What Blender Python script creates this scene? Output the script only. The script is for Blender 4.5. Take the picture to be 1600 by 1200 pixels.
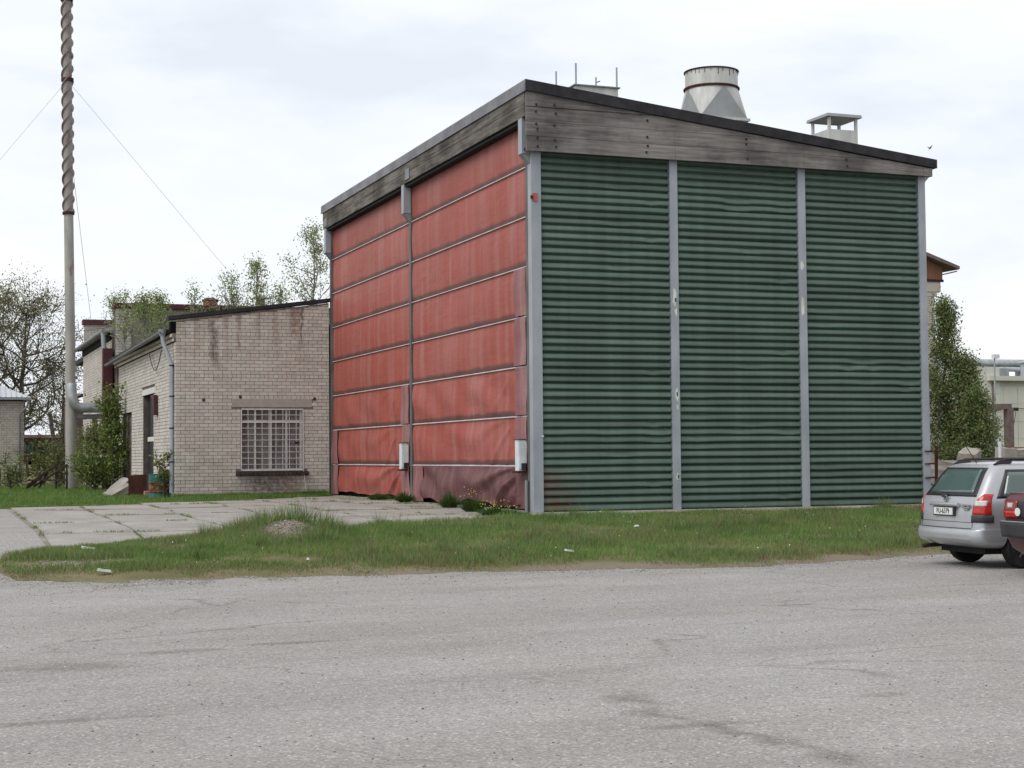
import bpy, bmesh, math, random
import numpy as np
from mathutils import Vector, Matrix
R = math.radians
for o in list(bpy.data.objects): bpy.data.objects.remove(o)
SC = bpy.context.scene
COL = SC.collection

# ------------------------------------------------------------------ camera
# world: X runs along the green front, Y away along the red side, Z=0 at the foot of the hall
cam_d = bpy.data.cameras.new('camera'); cam = bpy.data.objects.new('camera', cam_d); COL.objects.link(cam)
cam_d.sensor_width = 36; cam_d.lens = 2484 / 1600 * 36
cam_d.clip_start = 0.1; cam_d.clip_end = 3000
YAW, PIT, ROL = R(20.628), R(2.6007), R(0.473)
CAM = Vector((-11.3835, -29.0696, 1.0987))
fw = Vector((math.sin(YAW)*math.cos(PIT), math.cos(YAW)*math.cos(PIT), math.sin(PIT)))
rt = Vector((math.cos(YAW), -math.sin(YAW), 0)); up = rt.cross(fw)
# image 'right' and 'up' after the small roll
r2 = rt*math.cos(ROL) + up*(-math.sin(ROL)); u2 = up*math.cos(ROL) + rt*math.sin(ROL)
# the photograph's horizon rises slightly to the right
m = Matrix.Identity(4)
for i in range(3): m[i][0] = r2[i]; m[i][1] = u2[i]; m[i][2] = -fw[i]; m[i][3] = CAM[i]
cam.matrix_world = m
SC.camera = cam
SC.render.resolution_x = 1024; SC.render.resolution_y = 768

# ------------------------------------------------------------------ sky, sun, exposure
SUN_AZ, SUN_EL = R(250), R(48)      # azimuth clockwise from +Y
w = bpy.data.worlds.new('World'); SC.world = w; w.use_nodes = True
nt = w.node_tree; nt.nodes.clear()
def N(nt, t, **kw):
    n = nt.nodes.new(t)
    for k, v in kw.items(): setattr(n, k, v)
    return n
out = N(nt, 'ShaderNodeOutputWorld'); bg = N(nt, 'ShaderNodeBackground')
sky = N(nt, 'ShaderNodeTexSky', sky_type='NISHITA', sun_disc=False)
sky.sun_elevation = SUN_EL; sky.sun_rotation = SUN_AZ
sky.air_density = 1.0; sky.dust_density = 2.0
tc = N(nt, 'ShaderNodeTexCoord'); mp = N(nt, 'ShaderNodeMapping')
mp.inputs['Scale'].default_value = (1.4, 1.4, 4.5)
nz = N(nt, 'ShaderNodeTexNoise'); nz.inputs['Scale'].default_value = 2.6; nz.inputs['Detail'].default_value = 5; nz.inputs['Roughness'].default_value = .52
cr = N(nt, 'ShaderNodeValToRGB')
cr.color_ramp.elements[0].position = .34; cr.color_ramp.elements[0].color = (.66, .70, .765, 1)
cr.color_ramp.elements[1].position = .62; cr.color_ramp.elements[1].color = (.83, .84, .855, 1)
e = cr.color_ramp.elements.new(.45); e.color = (.755, .79, .835, 1)
ml = N(nt, 'ShaderNodeMix', data_type='RGBA', blend_type='MULTIPLY'); ml.inputs['Factor'].default_value = 1
ml.inputs['B'].default_value = (10, 10, 10, 1)
mx = N(nt, 'ShaderNodeMix', data_type='RGBA'); mx.inputs['Factor'].default_value = .94
L = nt.links.new
L(tc.outputs['Generated'], mp.inputs['Vector']); L(mp.outputs['Vector'], nz.inputs['Vector']); L(nz.outputs['Fac'], cr.inputs['Fac'])
L(cr.outputs['Color'], ml.inputs['A']); L(sky.outputs['Color'], mx.inputs['A']); L(ml.outputs['Result'], mx.inputs['B'])
L(mx.outputs['Result'], bg.inputs['Color']); bg.inputs['Strength'].default_value = .1
L(bg.outputs['Background'], out.inputs['Surface'])
sl = bpy.data.lights.new('sun', 'SUN'); sun = bpy.data.objects.new('sun', sl); COL.objects.link(sun)
sl.energy = 1.5; sl.angle = R(35); sl.color = (1, .97, .92)
sd = Vector((math.sin(SUN_AZ)*math.cos(SUN_EL), math.cos(SUN_AZ)*math.cos(SUN_EL), math.sin(SUN_EL)))
sun.rotation_euler = (-sd).to_track_quat('-Z', 'Y').to_euler(); sun.location = (-30, -20, 40)
vs = SC.view_settings; vs.view_transform = 'Standard'; vs.look = 'None'; vs.exposure = 0.36; vs.gamma = 1; vs.use_curve_mapping = False
SC.render.engine = 'CYCLES'

# ------------------------------------------------------------------ material helpers
def new_mat(name, rough=.7, metal=0, spec=.3):
    m = bpy.data.materials.new(name); m.use_nodes = True
    nt = m.node_tree; b = nt.nodes['Principled BSDF']
    b.inputs['Roughness'].default_value = rough; b.inputs['Metallic'].default_value = metal
    b.inputs['Specular IOR Level'].default_value = spec
    return m, nt, b
def c4(c): return (c[0], c[1], c[2], 1)
def pos(nt, scale=(1, 1, 1)):
    g = N(nt, 'ShaderNodeNewGeometry'); mp = N(nt, 'ShaderNodeMapping'); mp.inputs['Scale'].default_value = scale
    nt.links.new(g.outputs['Position'], mp.inputs['Vector']); return mp.outputs['Vector']
def noise(nt, scale, vec=None, detail=4, rough=.55, st=(1, 1, 1)):
    n = N(nt, 'ShaderNodeTexNoise'); n.inputs['Scale'].default_value = scale; n.inputs['Detail'].default_value = detail; n.inputs['Roughness'].default_value = rough
    nt.links.new(vec if vec is not None else pos(nt, st), n.inputs['Vector']); return n.outputs['Fac']
def ramp(nt, fac, stops):
    r = N(nt, 'ShaderNodeValToRGB'); els = r.color_ramp.elements
    els[0].position = stops[0][0]; els[1].position = stops[-1][0]
    for p, c in stops[1:-1]: els.new(p)
    for el, (p, c) in zip(els, stops): el.color = c4(c) if hasattr(c, '__len__') else (c, c, c, 1)
    nt.links.new(fac, r.inputs['Fac']); return r.outputs['Color']
def mix(nt, fac, a, b, mode='MIX'):
    n = N(nt, 'ShaderNodeMix', data_type='RGBA', blend_type=mode)
    for k, v in (('Factor', fac), ('A', a), ('B', b)):
        if hasattr(v, 'is_linked'): nt.links.new(v, n.inputs[k])
        elif k == 'Factor': n.inputs[k].default_value = v
        else: n.inputs[k].default_value = c4(v)
    return n.outputs['Result']
def math_n(nt, op, a, b=None, c=None):
    n = N(nt, 'ShaderNodeMath', operation=op)
    for i, v in enumerate((a, b, c)):
        if v is None: continue
        if hasattr(v, 'is_linked'): nt.links.new(v, n.inputs[i])
        else: n.inputs[i].default_value = v
    return n.outputs[0]
def sepz(nt):
    g = N(nt, 'ShaderNodeNewGeometry'); s = N(nt, 'ShaderNodeSeparateXYZ'); nt.links.new(g.outputs['Position'], s.inputs[0]); return s.outputs
def bump(nt, b, h, strength=.3, dist=.02):
    n = N(nt, 'ShaderNodeBump'); n.inputs['Strength'].default_value = strength; n.inputs['Distance'].default_value = dist
    nt.links.new(h, n.inputs['Height']); nt.links.new(n.outputs['Normal'], b.inputs['Normal'])
def band(nt, v, lo, hi, soft):     # 1 inside lo..hi
    a = N(nt, 'ShaderNodeMapRange', interpolation_type='SMOOTHSTEP'); nt.links.new(v, a.inputs[0]); a.inputs[1].default_value = lo-soft; a.inputs[2].default_value = lo+soft
    c = N(nt, 'ShaderNodeMapRange', interpolation_type='SMOOTHSTEP'); nt.links.new(v, c.inputs[0]); c.inputs[1].default_value = hi-soft; c.inputs[2].default_value = hi+soft
    c.inputs[3].default_value = 1; c.inputs[4].default_value = 0
    return math_n(nt, 'MULTIPLY', a.outputs[0], c.outputs[0])
def simple(name, ca, cb, scale=3, rough=.7, metal=0, st=(1, 1, 1), bmp=0, spec=.3, lo=.35, hi=.65):
    m, nt, b = new_mat(name, rough, metal, spec)
    f = noise(nt, scale, st=st); nt.links.new(ramp(nt, f, [(lo, ca), (hi, cb)]), b.inputs['Base Color'])
    if bmp: bump(nt, b, noise(nt, scale*6, st=st), bmp, .01)
    return m
def attr_mat(name, rough=.7, translucent=0, var=.25):
    m, nt, b = new_mat(name, rough)
    a = N(nt, 'ShaderNodeAttribute', attribute_name='Col')
    col = mix(nt, var, a.outputs['Color'], ramp(nt, noise(nt, 1.3), [(.3, .35), (.7, 1.0)]), 'MULTIPLY')
    nt.links.new(col, b.inputs['Base Color'])
    if translucent:
        o = nt.nodes['Material Output']; t = N(nt, 'ShaderNodeBsdfTranslucent'); s = N(nt, 'ShaderNodeMixShader'); s.inputs[0].default_value = translucent
        nt.links.new(col, t.inputs['Color']); nt.links.new(b.outputs[0], s.inputs[1]); nt.links.new(t.outputs[0], s.inputs[2]); nt.links.new(s.outputs[0], o.inputs['Surface'])
    return m

# ------------------------------------------------------------------ materials
M = {}
def mk_asphalt():
    m, nt, b = new_mat('worn_asphalt', .9, 0, .2)
    base = ramp(nt, noise(nt, .35, detail=5, st=(1, 1.6, 1)), [(.3, (.262, .246, .232)), (.5, (.292, .276, .262)), (.72, (.315, .301, .289))])
    # dusty pale runs and darker worn streaks along the carriageway
    st = ramp(nt, noise(nt, 1.0, detail=6, st=(.25, 1.7, 1)), [(.38, .93), (.52, 1.0), (.7, 1.03)])
    c = mix(nt, 1, base, st, 'MULTIPLY')
    # potholes and dirt lodged in hollows
    hole = ramp(nt, noise(nt, .8, detail=7, rough=.62, st=(.75, 1.6, 1)), [(.68, 0), (.78, .45)])
    xyz = sepz(nt)
    for (x0, y0, rx, ry) in ((-10.2, -15.9, .75, .33), (-9.3, -15.2, .6, .18), (-2.3, -13.8, .25, .10), (-5.2, -19.7, .3, .14), (-6.9, -20.3, .45, .10), (-8.2, -15.0, .6, .12), (-10.6, -18.6, 1.0, .10)):
        d = math_n(nt, 'ADD', math_n(nt, 'POWER', math_n(nt, 'ABSOLUTE', math_n(nt, 'DIVIDE', math_n(nt, 'SUBTRACT', xyz[0], x0), rx)), 2), math_n(nt, 'POWER', math_n(nt, 'ABSOLUTE', math_n(nt, 'DIVIDE', math_n(nt, 'SUBTRACT', xyz[1], y0), ry)), 2))
        hole = math_n(nt, 'MAXIMUM', hole, ramp(nt, math_n(nt, 'MULTIPLY_ADD', d, .28, math_n(nt, 'MULTIPLY', noise(nt, 4, detail=6), .62)), [(.34, 1), (.58, 0)]))
    c = mix(nt, math_n(nt, 'MULTIPLY', hole, .5), c, (.13, .112, .098))
    wrp = N(nt, 'ShaderNodeVectorMath', operation='MULTIPLY_ADD'); nz = N(nt, 'ShaderNodeTexNoise'); nz.inputs['Scale'].default_value = 1.1; nz.inputs['Detail'].default_value = 6; nt.links.new(pos(nt), nz.inputs['Vector'])
    nt.links.new(nz.outputs['Color'], wrp.inputs[0]); wrp.inputs[1].default_value = (1.3, 1.3, 0); nt.links.new(pos(nt), wrp.inputs[2])
    vc = N(nt, 'ShaderNodeTexVoronoi', feature='DISTANCE_TO_EDGE'); vc.inputs['Scale'].default_value = .23; nt.links.new(wrp.outputs[0], vc.inputs['Vector'])
    crack = math_n(nt, 'MULTIPLY', ramp(nt, vc.outputs['Distance'], [(.0, 1), (.007, 0)]), ramp(nt, noise(nt, .6, detail=3), [(.42, 0), (.58, 1)]))
    c = mix(nt, math_n(nt, 'MULTIPLY', crack, .6), c, (.12, .10, .085))
    c = mix(nt, ramp(nt, noise(nt, .7, detail=5, st=(.6, 1.2, 1)), [(.56, 0), (.74, .5)]), c, (.37, .355, .335))
    c = mix(nt, ramp(nt, noise(nt, 1.0, detail=4, st=(.10, .9, 1)), [(.52, 0), (.75, .18)]), c, (.20, .188, .178))
    # stone chips
    v = N(nt, 'ShaderNodeTexVoronoi'); v.inputs['Scale'].default_value = 62; nt.links.new(pos(nt), v.inputs['Vector'])
    hs = N(nt, 'ShaderNodeSeparateColor'); nt.links.new(v.outputs['Color'], hs.inputs[0])
    chip = ramp(nt, hs.outputs[0], [(0, .62), (.25, .86), (.7, 1.04), (.93, 1.2), (1, 1.75)])
    c = mix(nt, .85, c, chip, 'MULTIPLY')
    v2 = N(nt, 'ShaderNodeTexVoronoi'); v2.inputs['Scale'].default_value = 17; nt.links.new(pos(nt), v2.inputs['Vector'])
    hs2 = N(nt, 'ShaderNodeSeparateColor'); nt.links.new(v2.outputs['Color'], hs2.inputs[0])
    spot = math_n(nt, 'MULTIPLY', ramp(nt, v2.outputs['Distance'], [(.16, 1), (.26, 0)]), ramp(nt, hs2.outputs[1], [(.90, 0), (.93, 1)]))
    c = mix(nt, math_n(nt, 'MULTIPLY', spot, .7), c, (.10, .08, .07))
    spot2 = math_n(nt, 'MULTIPLY', ramp(nt, v2.outputs['Distance'], [(.12, 1), (.2, 0)]), ramp(nt, hs2.outputs[2], [(.93, 0), (.95, 1)]))
    c = mix(nt, math_n(nt, 'MULTIPLY', spot2, .8), c, (.55, .53, .5))
    nt.links.new(c, b.inputs['Base Color'])
    h = math_n(nt, 'ADD', math_n(nt, 'MULTIPLY', v.outputs['Distance'], -.5), math_n(nt, 'MULTIPLY', hole, -1.5))
    bump(nt, b, h, .5, .012)
    return m
M['asphalt'] = mk_asphalt()
def mk_brick(name, ca, cb, stain=0):
    m, nt, b = new_mat(name, .85, 0, .2)
    a = N(nt, 'ShaderNodeAttribute', attribute_name='Col')
    base = mix(nt, 1, a.outputs['Color'], ramp(nt, noise(nt, 1.1, detail=6), [(.3, ca), (.7, cb)]), 'MULTIPLY')
    base = mix(nt, .25, base, ramp(nt, noise(nt, 22, detail=5), [(.3, .55), (.6, 1.0)]), 'MULTIPLY')
    if stain:
        xyz = sepz(nt)
        streak = ramp(nt, noise(nt, 1.0, detail=5, st=(2.6, 2.6, .22)), [(.50, 0), (.62, 1)])
        hi = N(nt, 'ShaderNodeMapRange'); nt.links.new(xyz[2], hi.inputs[0]); hi.inputs[1].default_value = 3.6; hi.inputs[2].default_value = 5.3
        f = math_n(nt, 'MULTIPLY', streak, hi.outputs[0])
        base = mix(nt, math_n(nt, 'MULTIPLY', f, .6), base, (.20, .115, .07))
        # soot run left of the middle, under the roof edge
        def run(x0, wd, z0, z1, col, k, base):
            wob = math_n(nt, 'ADD', xyz[0], math_n(nt, 'MULTIPLY', math_n(nt, 'SUBTRACT', noise(nt, 1.5), .5), .5))
            f = math_n(nt, 'MULTIPLY', band(nt, wob, x0-wd, x0+wd, wd*.8), band(nt, xyz[2], z0, z1, .25))
            f = math_n(nt, 'MULTIPLY', f, ramp(nt, noise(nt, 9, detail=5), [(.3, .3), (.6, 1)]))
            return mix(nt, math_n(nt, 'MULTIPLY', f, k), base, col)
        base = run(-3.42, .10, 3.75, 5.4, (.075, .055, .042), .75, base)
        base = run(-2.75, .05, 4.2, 5.5, (.17, .085, .045), .7, base)
        base = run(-1.15, .12, 4.6, 5.7, (.19, .09, .045), .7, base)
        base = run(-.9, .03, 4.4, 5.7, (.05, .04, .04), .8, base)
        base = run(-2.0, .55, .0, .66, (.065, .045, .035), .85, base)
        base = run(-1.25, .35, .0, .62, (.14, .08, .05), .7, base)
    nt.links.new(base, b.inputs['Base Color'])
    bump(nt, b, noise(nt, 60, detail=4), .25, .006)
    return m
M['brick'] = mk_brick('silicate_brick_front', (.485, .46, .408), (.565, .54, .492), 1)
M['brick2'] = mk_brick('silicate_brick_side', (.50, .465, .42), (.60, .57, .53))
M['brick3'] = mk_brick('silicate_brick_far', (.42, .38, .33), (.50, .46, .41))
M['mortar'] = simple('dark_mortar', (.185, .162, .138), (.245, .218, .19), 6, .95)
M['mortar_pale'] = simple('pale_mortar', (.085, .072, .064), (.13, .112, .10), 5, .95)
def mk_tarp(name, base, fade, grime_dark_top=True):
    m, nt, b = new_mat(name, .55, 0, .25)
    st = noise(nt, 1.0, detail=7, rough=.6, st=(0, 3.2, .22))
    c = ramp(nt, st, [(.30, [x*.88 for x in base]), (.47, base), (.72, fade)])
    c = mix(nt, .5, c, ramp(nt, noise(nt, .45, detail=3), [(.3, .82), (.7, 1.05)]), 'MULTIPLY')
    fine = ramp(nt, noise(nt, 1, detail=8, st=(0, 16, .6)), [(.62, 0), (.82, .4)])
    c = mix(nt, fine, c, fade)
    c = mix(nt, ramp(nt, noise(nt, .55, detail=5, st=(0, 1, .8)), [(.45, 0), (.75, .25)]), c, [x*.75+.03 for x in fade])
    if grime_dark_top:    # dirt lying along the top of every batten
        z = sepz(nt)[2]
        fr = math_n(nt, 'FRACT', math_n(nt, 'DIVIDE', math_n(nt, 'SUBTRACT', z, .915), .9932))
        d = ramp(nt, math_n(nt, 'ADD', fr, math_n(nt, 'MULTIPLY', math_n(nt, 'SUBTRACT', noise(nt, 1.6, detail=5, st=(1, 1, .2)), .5), .12)), [(.01, .9), (.075, .72), (.14, .0)])
        c = mix(nt, d, c, (.055, .034, .034))
        top = N(nt, 'ShaderNodeMapRange'); nt.links.new(z, top.inputs[0]); top.inputs[1].default_value = 6.9; top.inputs[2].default_value = 7.9
        c = mix(nt, math_n(nt, 'MULTIPLY', top.outputs[0], .35), c, (.12, .05, .045))  # curtain turns an even darker red towards its top
    nt.links.new(c, b.inputs['Base Color'])
    bump(nt, b, math_n(nt, 'ADD', noise(nt, 2.2, detail=4, st=(1, 1, 2.0)), math_n(nt, 'MULTIPLY', noise(nt, 1, detail=3, st=(1, .8, 7)), .5)), .3, .05)
    return m
M['tarp'] = mk_tarp('red_tarpaulin', (.325, .076, .056), (.35, .150, .130))
M['tarp_faded'] = mk_tarp('faded_pink_tarpaulin', (.25, .105, .108), (.33, .19, .19), False)
M['tarp_purple'] = mk_tarp('dirty_purple_tarpaulin', (.125, .050, .052), (.19, .10, .10), False)
def mk_green():
    m, nt, b = new_mat('green_painted_louver', .55, 0, .3)
    c = ramp(nt, noise(nt, .8, detail=5, st=(1, 1, 2)), [(.3, (.074, .113, .089)), (.7, (.096, .141, .113))])
    c = mix(nt, .4, c, ramp(nt, noise(nt, 1, detail=6, st=(5, 1, .15)), [(.35, .7), (.7, 1.2)]), 'MULTIPLY')
    oi = N(nt, 'ShaderNodeObjectInfo'); c = mix(nt, 1, c, ramp(nt, oi.outputs['Random'], [(0, .84), (.6, 1.0), (1, 1.14)]), 'MULTIPLY')
    c = mix(nt, ramp(nt, noise(nt, 3.1, detail=6, st=(1, 1, .5)), [(.66, 0), (.78, .45)]), c, (.17, .17, .15))
    xyz = sepz(nt)
    f = math_n(nt, 'MULTIPLY', band(nt, xyz[0], -.2, .75, .35), band(nt, xyz[2], -.3, .85, .12))
    f = math_n(nt, 'MULTIPLY', f, ramp(nt, noise(nt, 2.2, detail=6), [(.35, .15), (.65, 1)]))
    c = mix(nt, math_n(nt, 'MULTIPLY', f, .75), c, (.13, .055, .03))
    nt.links.new(c, b.inputs['Base Color']); return m
M['green'] = mk_green()
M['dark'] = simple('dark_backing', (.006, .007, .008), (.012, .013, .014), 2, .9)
M['galv'] = simple('galvanised_steel', (.27, .295, .325), (.35, .375, .405), 2.2, .5, .15, (1, 1, .5))
M['post'] = simple('dull_post_steel', (.085, .085, .082), (.14, .14, .135), 3, .7, 0, (1, 1, .4))
M['galv_dk'] = simple('dull_galvanised_steel', (.17, .18, .19), (.25, .26, .27), 3, .6, .1, (1, 1, .4))
M['batten'] = simple('aluminium_batten', (.44, .385, .38), (.58, .53, .525), 2, .5, .2)
M['chalk'] = simple('flaked_plaster', (.5, .5, .45), (.66, .66, .6), 9, .9)
def mk_wood(name, dirs, ca, cb, cc):
    m, nt, b = new_mat(name, .9, 0, .15)
    c = ramp(nt, noise(nt, 1.0, detail=8, rough=.65, st=dirs), [(.3, ca), (.5, cb), (.72, cc)])
    c = mix(nt, .75, c, ramp(nt, noise(nt, .9, detail=6), [(.36, .32), (.56, 1.0)]), 'MULTIPLY')
    nt.links.new(c, b.inputs['Base Color']); bump(nt, b, noise(nt, 1.0, detail=8, st=[x*3 for x in dirs]), .5, .01)
    return m
M['wood'] = mk_wood('weathered_planks', (1.1, 3, 16), (.12, .107, .10), (.215, .197, .188), (.30, .28, .265))
M['wood_side'] = mk_wood('lichened_planks', (3, .9, 14), (.055, .05, .047), (.15, .136, .122), (.24, .225, .20))
M['bitumen'] = simple('roof_bitumen', (.014, .013, .017), (.03, .028, .033), 4, .75, 0, bmp=.3)
M['flashing'] = simple('grey_roof_flashing', (.14, .14, .155), (.22, .22, .235), 1.6, .7)
M['concrete'] = simple('concrete', (.24, .215, .19), (.34, .315, .285), 2.5, .9, 0, bmp=.3)
M['lintel'] = simple('lintel_concrete', (.31, .285, .25), (.37, .345, .305), 4, .9, bmp=.3)
M['pale_concrete'] = simple('pale_concrete', (.36, .335, .30), (.47, .44, .40), 3, .9, bmp=.3)
def mk_slab():
    m, nt, b = new_mat('concrete_slab', .92, 0, .2)
    c = ramp(nt, noise(nt, .8, detail=6), [(.3, (.25, .23, .212)), (.7, (.36, .338, .312))])
    v = N(nt, 'ShaderNodeTexVoronoi'); v.inputs['Scale'].default_value = 45; nt.links.new(pos(nt), v.inputs['Vector'])
    hs = N(nt, 'ShaderNodeSeparateColor'); nt.links.new(v.outputs['Color'], hs.inputs[0])
    c = mix(nt, .6, c, ramp(nt, hs.outputs[0], [(0, .7), (.5, 1), (.95, 1.1), (1, 1.4)]), 'MULTIPLY')
    c = mix(nt, ramp(nt, noise(nt, 1.7, detail=7, st=(1, 2, 1)), [(.60, 0), (.72, .6)]), c, (.17, .145, .12))
    nt.links.new(c, b.inputs['Base Color']); bump(nt, b, noise(nt, 9, detail=6), .3, .02); return m
M['slab'] = mk_slab()
def mk_soil():
    m, nt, b = new_mat('earth_with_thatch', .97, 0, .1)
    c = ramp(nt, noise(nt, 1.4, detail=7), [(.3, (.11, .105, .05)), (.5, (.15, .135, .07)), (.72, (.21, .17, .11))])
    c = mix(nt, ramp(nt, noise(nt, .9, detail=6), [(.62, 0), (.72, .9)]), c, (.22, .185, .14))
    xyz = sepz(nt)      # bare grit: the stony side of the heap, the patch at the left end, the worn strip by the cars
    for (x0, y0, rx, ry) in ((-5.8, -3.3, .7, .6), (-8.9, -5.6, 1.1, .5)):
        d = math_n(nt, 'ADD', math_n(nt, 'POWER', math_n(nt, 'ABSOLUTE', math_n(nt, 'DIVIDE', math_n(nt, 'SUBTRACT', xyz[0], x0), rx)), 2), math_n(nt, 'POWER', math_n(nt, 'ABSOLUTE', math_n(nt, 'DIVIDE', math_n(nt, 'SUBTRACT', xyz[1], y0), ry)), 2))
        c = mix(nt, ramp(nt, math_n(nt, 'MULTIPLY_ADD', d, .5, math_n(nt, 'MULTIPLY', noise(nt, 5, detail=5), .4)), [(.35, .9), (.75, 0)]), c, (.235, .20, .165))
    wv = math_n(nt, 'ADD', xyz[1], math_n(nt, 'MULTIPLY', noise(nt, 1.3, detail=6), -1.3))
    c = mix(nt, math_n(nt, 'MULTIPLY', band(nt, wv, -10, -8.0, .25), .8), c, (.20, .165, .13))
    nt.links.new(c, b.inputs['Base Color']); bump(nt, b, noise(nt, 14, detail=6), .6, .05); return m
M['soil'] = mk_soil()
def mk_dirt():
    m, nt, b = new_mat('brown_grit', .97, 0, .1)
    c = ramp(nt, noise(nt, 3, detail=7), [(.3, (.15, .125, .095)), (.7, (.27, .235, .195))])
    nt.links.new(c, b.inputs['Base Color']); bump(nt, b, noise(nt, 30, detail=6), .6, .03); return m
M['dirt'] = mk_dirt()
M['slab_bed'] = simple('slab_bed', (.17, .15, .125), (.27, .245, .215), 2, .95, bmp=.4)
M['grass'] = attr_mat('grass_blades', .75, .25, .45)
M['leaf'] = attr_mat('leaves', .6, .3, .25)
M['stone'] = attr_mat('pebbles', .9, 0, .1)
M['bark'] = simple('bark', (.05, .042, .036), (.11, .095, .08), 5, .95, bmp=.4)
M['birchbark'] = simple('birch_bark', (.09, .08, .07), (.34, .32, .29), 8, .9, st=(1, 1, .5))
M['maroon'] = simple('dark_red_metal', (.060, .016, .020), (.090, .026, .030), 3, .6)
M['render'] = simple('grey_render', (.20, .185, .16), (.26, .24, .21), 1.2, .95, bmp=.2)
M['white_paint'] = simple('old_white_paint', (.50, .49, .47), (.64, .63, .61), 9, .6)
M['enamel'] = simple('pale_grey_enamel', (.52, .56, .59), (.63, .67, .70), 5, .4)
def mk_pipe():
    m, nt, b = new_mat('pale_pipe_paint', .6)
    c = ramp(nt, noise(nt, 1.4, st=(2, 2, .5)), [(.35, (.27, .26, .24)), (.65, (.38, .365, .34))])
    c = mix(nt, ramp(nt, noise(nt, 1.6, detail=6, st=(2, 2, .8)), [(.60, 0), (.70, .75)]), c, (.15, .075, .055))
    nt.links.new(c, b.inputs['Base Color']); return m
M['plaster_pale'] = mk_pipe()
def mk_pipe2():
    m, nt, b = new_mat('rusty_strake_paint', .7)
    c = ramp(nt, noise(nt, 1.6, st=(2, 2, .7)), [(.35, (.215, .185, .172)), (.65, (.31, .285, .268))])
    c = mix(nt, ramp(nt, noise(nt, 1.4, detail=6, st=(2, 2, 1)), [(.52, 0), (.66, .8)]), c, (.13, .066, .052))
    nt.links.new(c, b.inputs['Base Color']); return m
M['strake'] = mk_pipe2()
M['tin'] = simple('zinc_duct', (.30, .32, .33), (.44, .46, .47), 3, .42, .5)
M['rust'] = simple('rust', (.035, .014, .011), (.075, .028, .020), 4, .9, bmp=.4)
M['rust_bright'] = simple('bright_rust', (.10, .032, .016), (.28, .13, .07), 6, .9, lo=.4, hi=.75)
M['teal'] = simple('teal_drum_paint', (.016, .085, .075), (.035, .14, .125), 6, .5)
M['iron'] = simple('dark_iron', (.018, .013, .013), (.04, .028, .026), 5, .8)
M['ventpaint'] = simple('streaked_vent_paint', (.44, .44, .41), (.56, .57, .55), 2.0, .6, 0, (3, 3, .5))
M['ventgrey'] = simple('grey_vent_sheet', (.27, .28, .28), (.34, .35, .355), 2.0, .5, .2)
M['curtain'] = simple('net_curtain', (.26, .195, .19), (.46, .43, .44), 1.6, .95, 0, (4, 4, .6))
def mk_glass(name, col, rough=.06, spec=.6):
    m, nt, b = new_mat(name, rough, 0, spec)
    nt.links.new(ramp(nt, noise(nt, 2), [(.3, [x*.8 for x in col]), (.7, col)]), b.inputs['Base Color']); return m
M['glass_dark'] = mk_glass('dark_window_glass', (.06, .075, .075))
def mk_clear():
    m, nt, b = new_mat('window_glass', .05, 0, .6); b.inputs['Base Color'].default_value = (.12, .13, .13, 1)
    o = nt.nodes['Material Output']; t = N(nt, 'ShaderNodeBsdfTransparent'); s = N(nt, 'ShaderNodeMixShader')
    nt.links.new(ramp(nt, noise(nt, 3), [(.3, .2), (.7, .34)]), s.inputs[0]); nt.links.new(t.outputs[0], s.inputs[1]); nt.links.new(b.outputs[0], s.inputs[2]); nt.links.new(s.outputs[0], o.inputs['Surface']); return m
M['glass'] = mk_clear()
M['carglass'] = mk_glass('car_glass', (.075, .115, .11), .04, .9)
M['glassframe'] = simple('black_glass_border', (.018, .018, .022), (.028, .026, .032), 3, .3)
def mk_paint(name, c, metal, rough, dirt):
    m, nt, b = new_mat(name, rough, metal, .5)
    col = mix(nt, ramp(nt, noise(nt, 2.4, detail=6), [(.35, 0), (.75, .5)]), c, dirt)
    nt.links.new(col, b.inputs['Base Color']); b.inputs['Coat Weight'].default_value = .4; b.inputs['Coat Roughness'].default_value = .12; return m
M['silver'] = mk_paint('silver_car_paint', (.46, .475, .50), .55, .36, (.36, .355, .34))
M['darkred'] = mk_paint('dark_red_car_paint', (.075, .010, .014), .1, .32, (.06, .02, .022))
M['tyre'] = simple('tyre_rubber', (.010, .010, .011), (.022, .022, .022), 9, .85)
M['plastic'] = simple('black_bumper_plastic', (.028, .030, .035), (.045, .047, .052), 6, .55)
M['rail'] = simple('black_rail', (.02, .015, .018), (.03, .024, .028), 4, .4)
M['lamp_red'] = simple('red_lamp_lens', (.36, .012, .014), (.46, .025, .02), 14, .15, 0, spec=.6)
M['lamp_dkred'] = simple('smoked_lamp_lens', (.16, .010, .016), (.22, .016, .02), 14, .15, 0, spec=.6)
M['lamp_white'] = simple('clear_lamp_lens', (.42, .42, .40), (.60, .60, .58), 14, .15, 0, spec=.6)
M['rim'] = simple('wheel_rim', (.25, .26, .27), (.36, .37, .38), 5, .35, .6)
M['plate'] = simple('plate_white', (.62, .64, .62), (.70, .72, .70), 5, .5)
M['ink'] = simple('black_ink', (.012, .014, .012), (.03, .034, .03), 5, .6)
M['panel_white'] = simple('pale_wall_panel', (.50, .51, .44), (.56, .57, .50), .5, .7)
M['panel_dim'] = simple('dim_wall_panel', (.44, .45, .40), (.50, .51, .45), .5, .7)
M['steelbrown'] = simple('brown_steel', (.12, .085, .08), (.17, .13, .12), 3, .7)
M['gablewood'] = simple('brown_boards', (.17, .078, .045), (.235, .11, .065), 2, .8, 0, (8, 8, .4))
M['tinroof'] = simple('zinc_roof', (.46, .48, .50), (.56, .58, .60), 1.5, .45, .3)
M['redbox'] = simple('faded_red_paint', (.33, .075, .06), (.42, .11, .09), 4, .7)
M['wire'] = simple('dull_wire', (.42, .43, .45), (.5, .51, .53), 4, .7)
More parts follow.
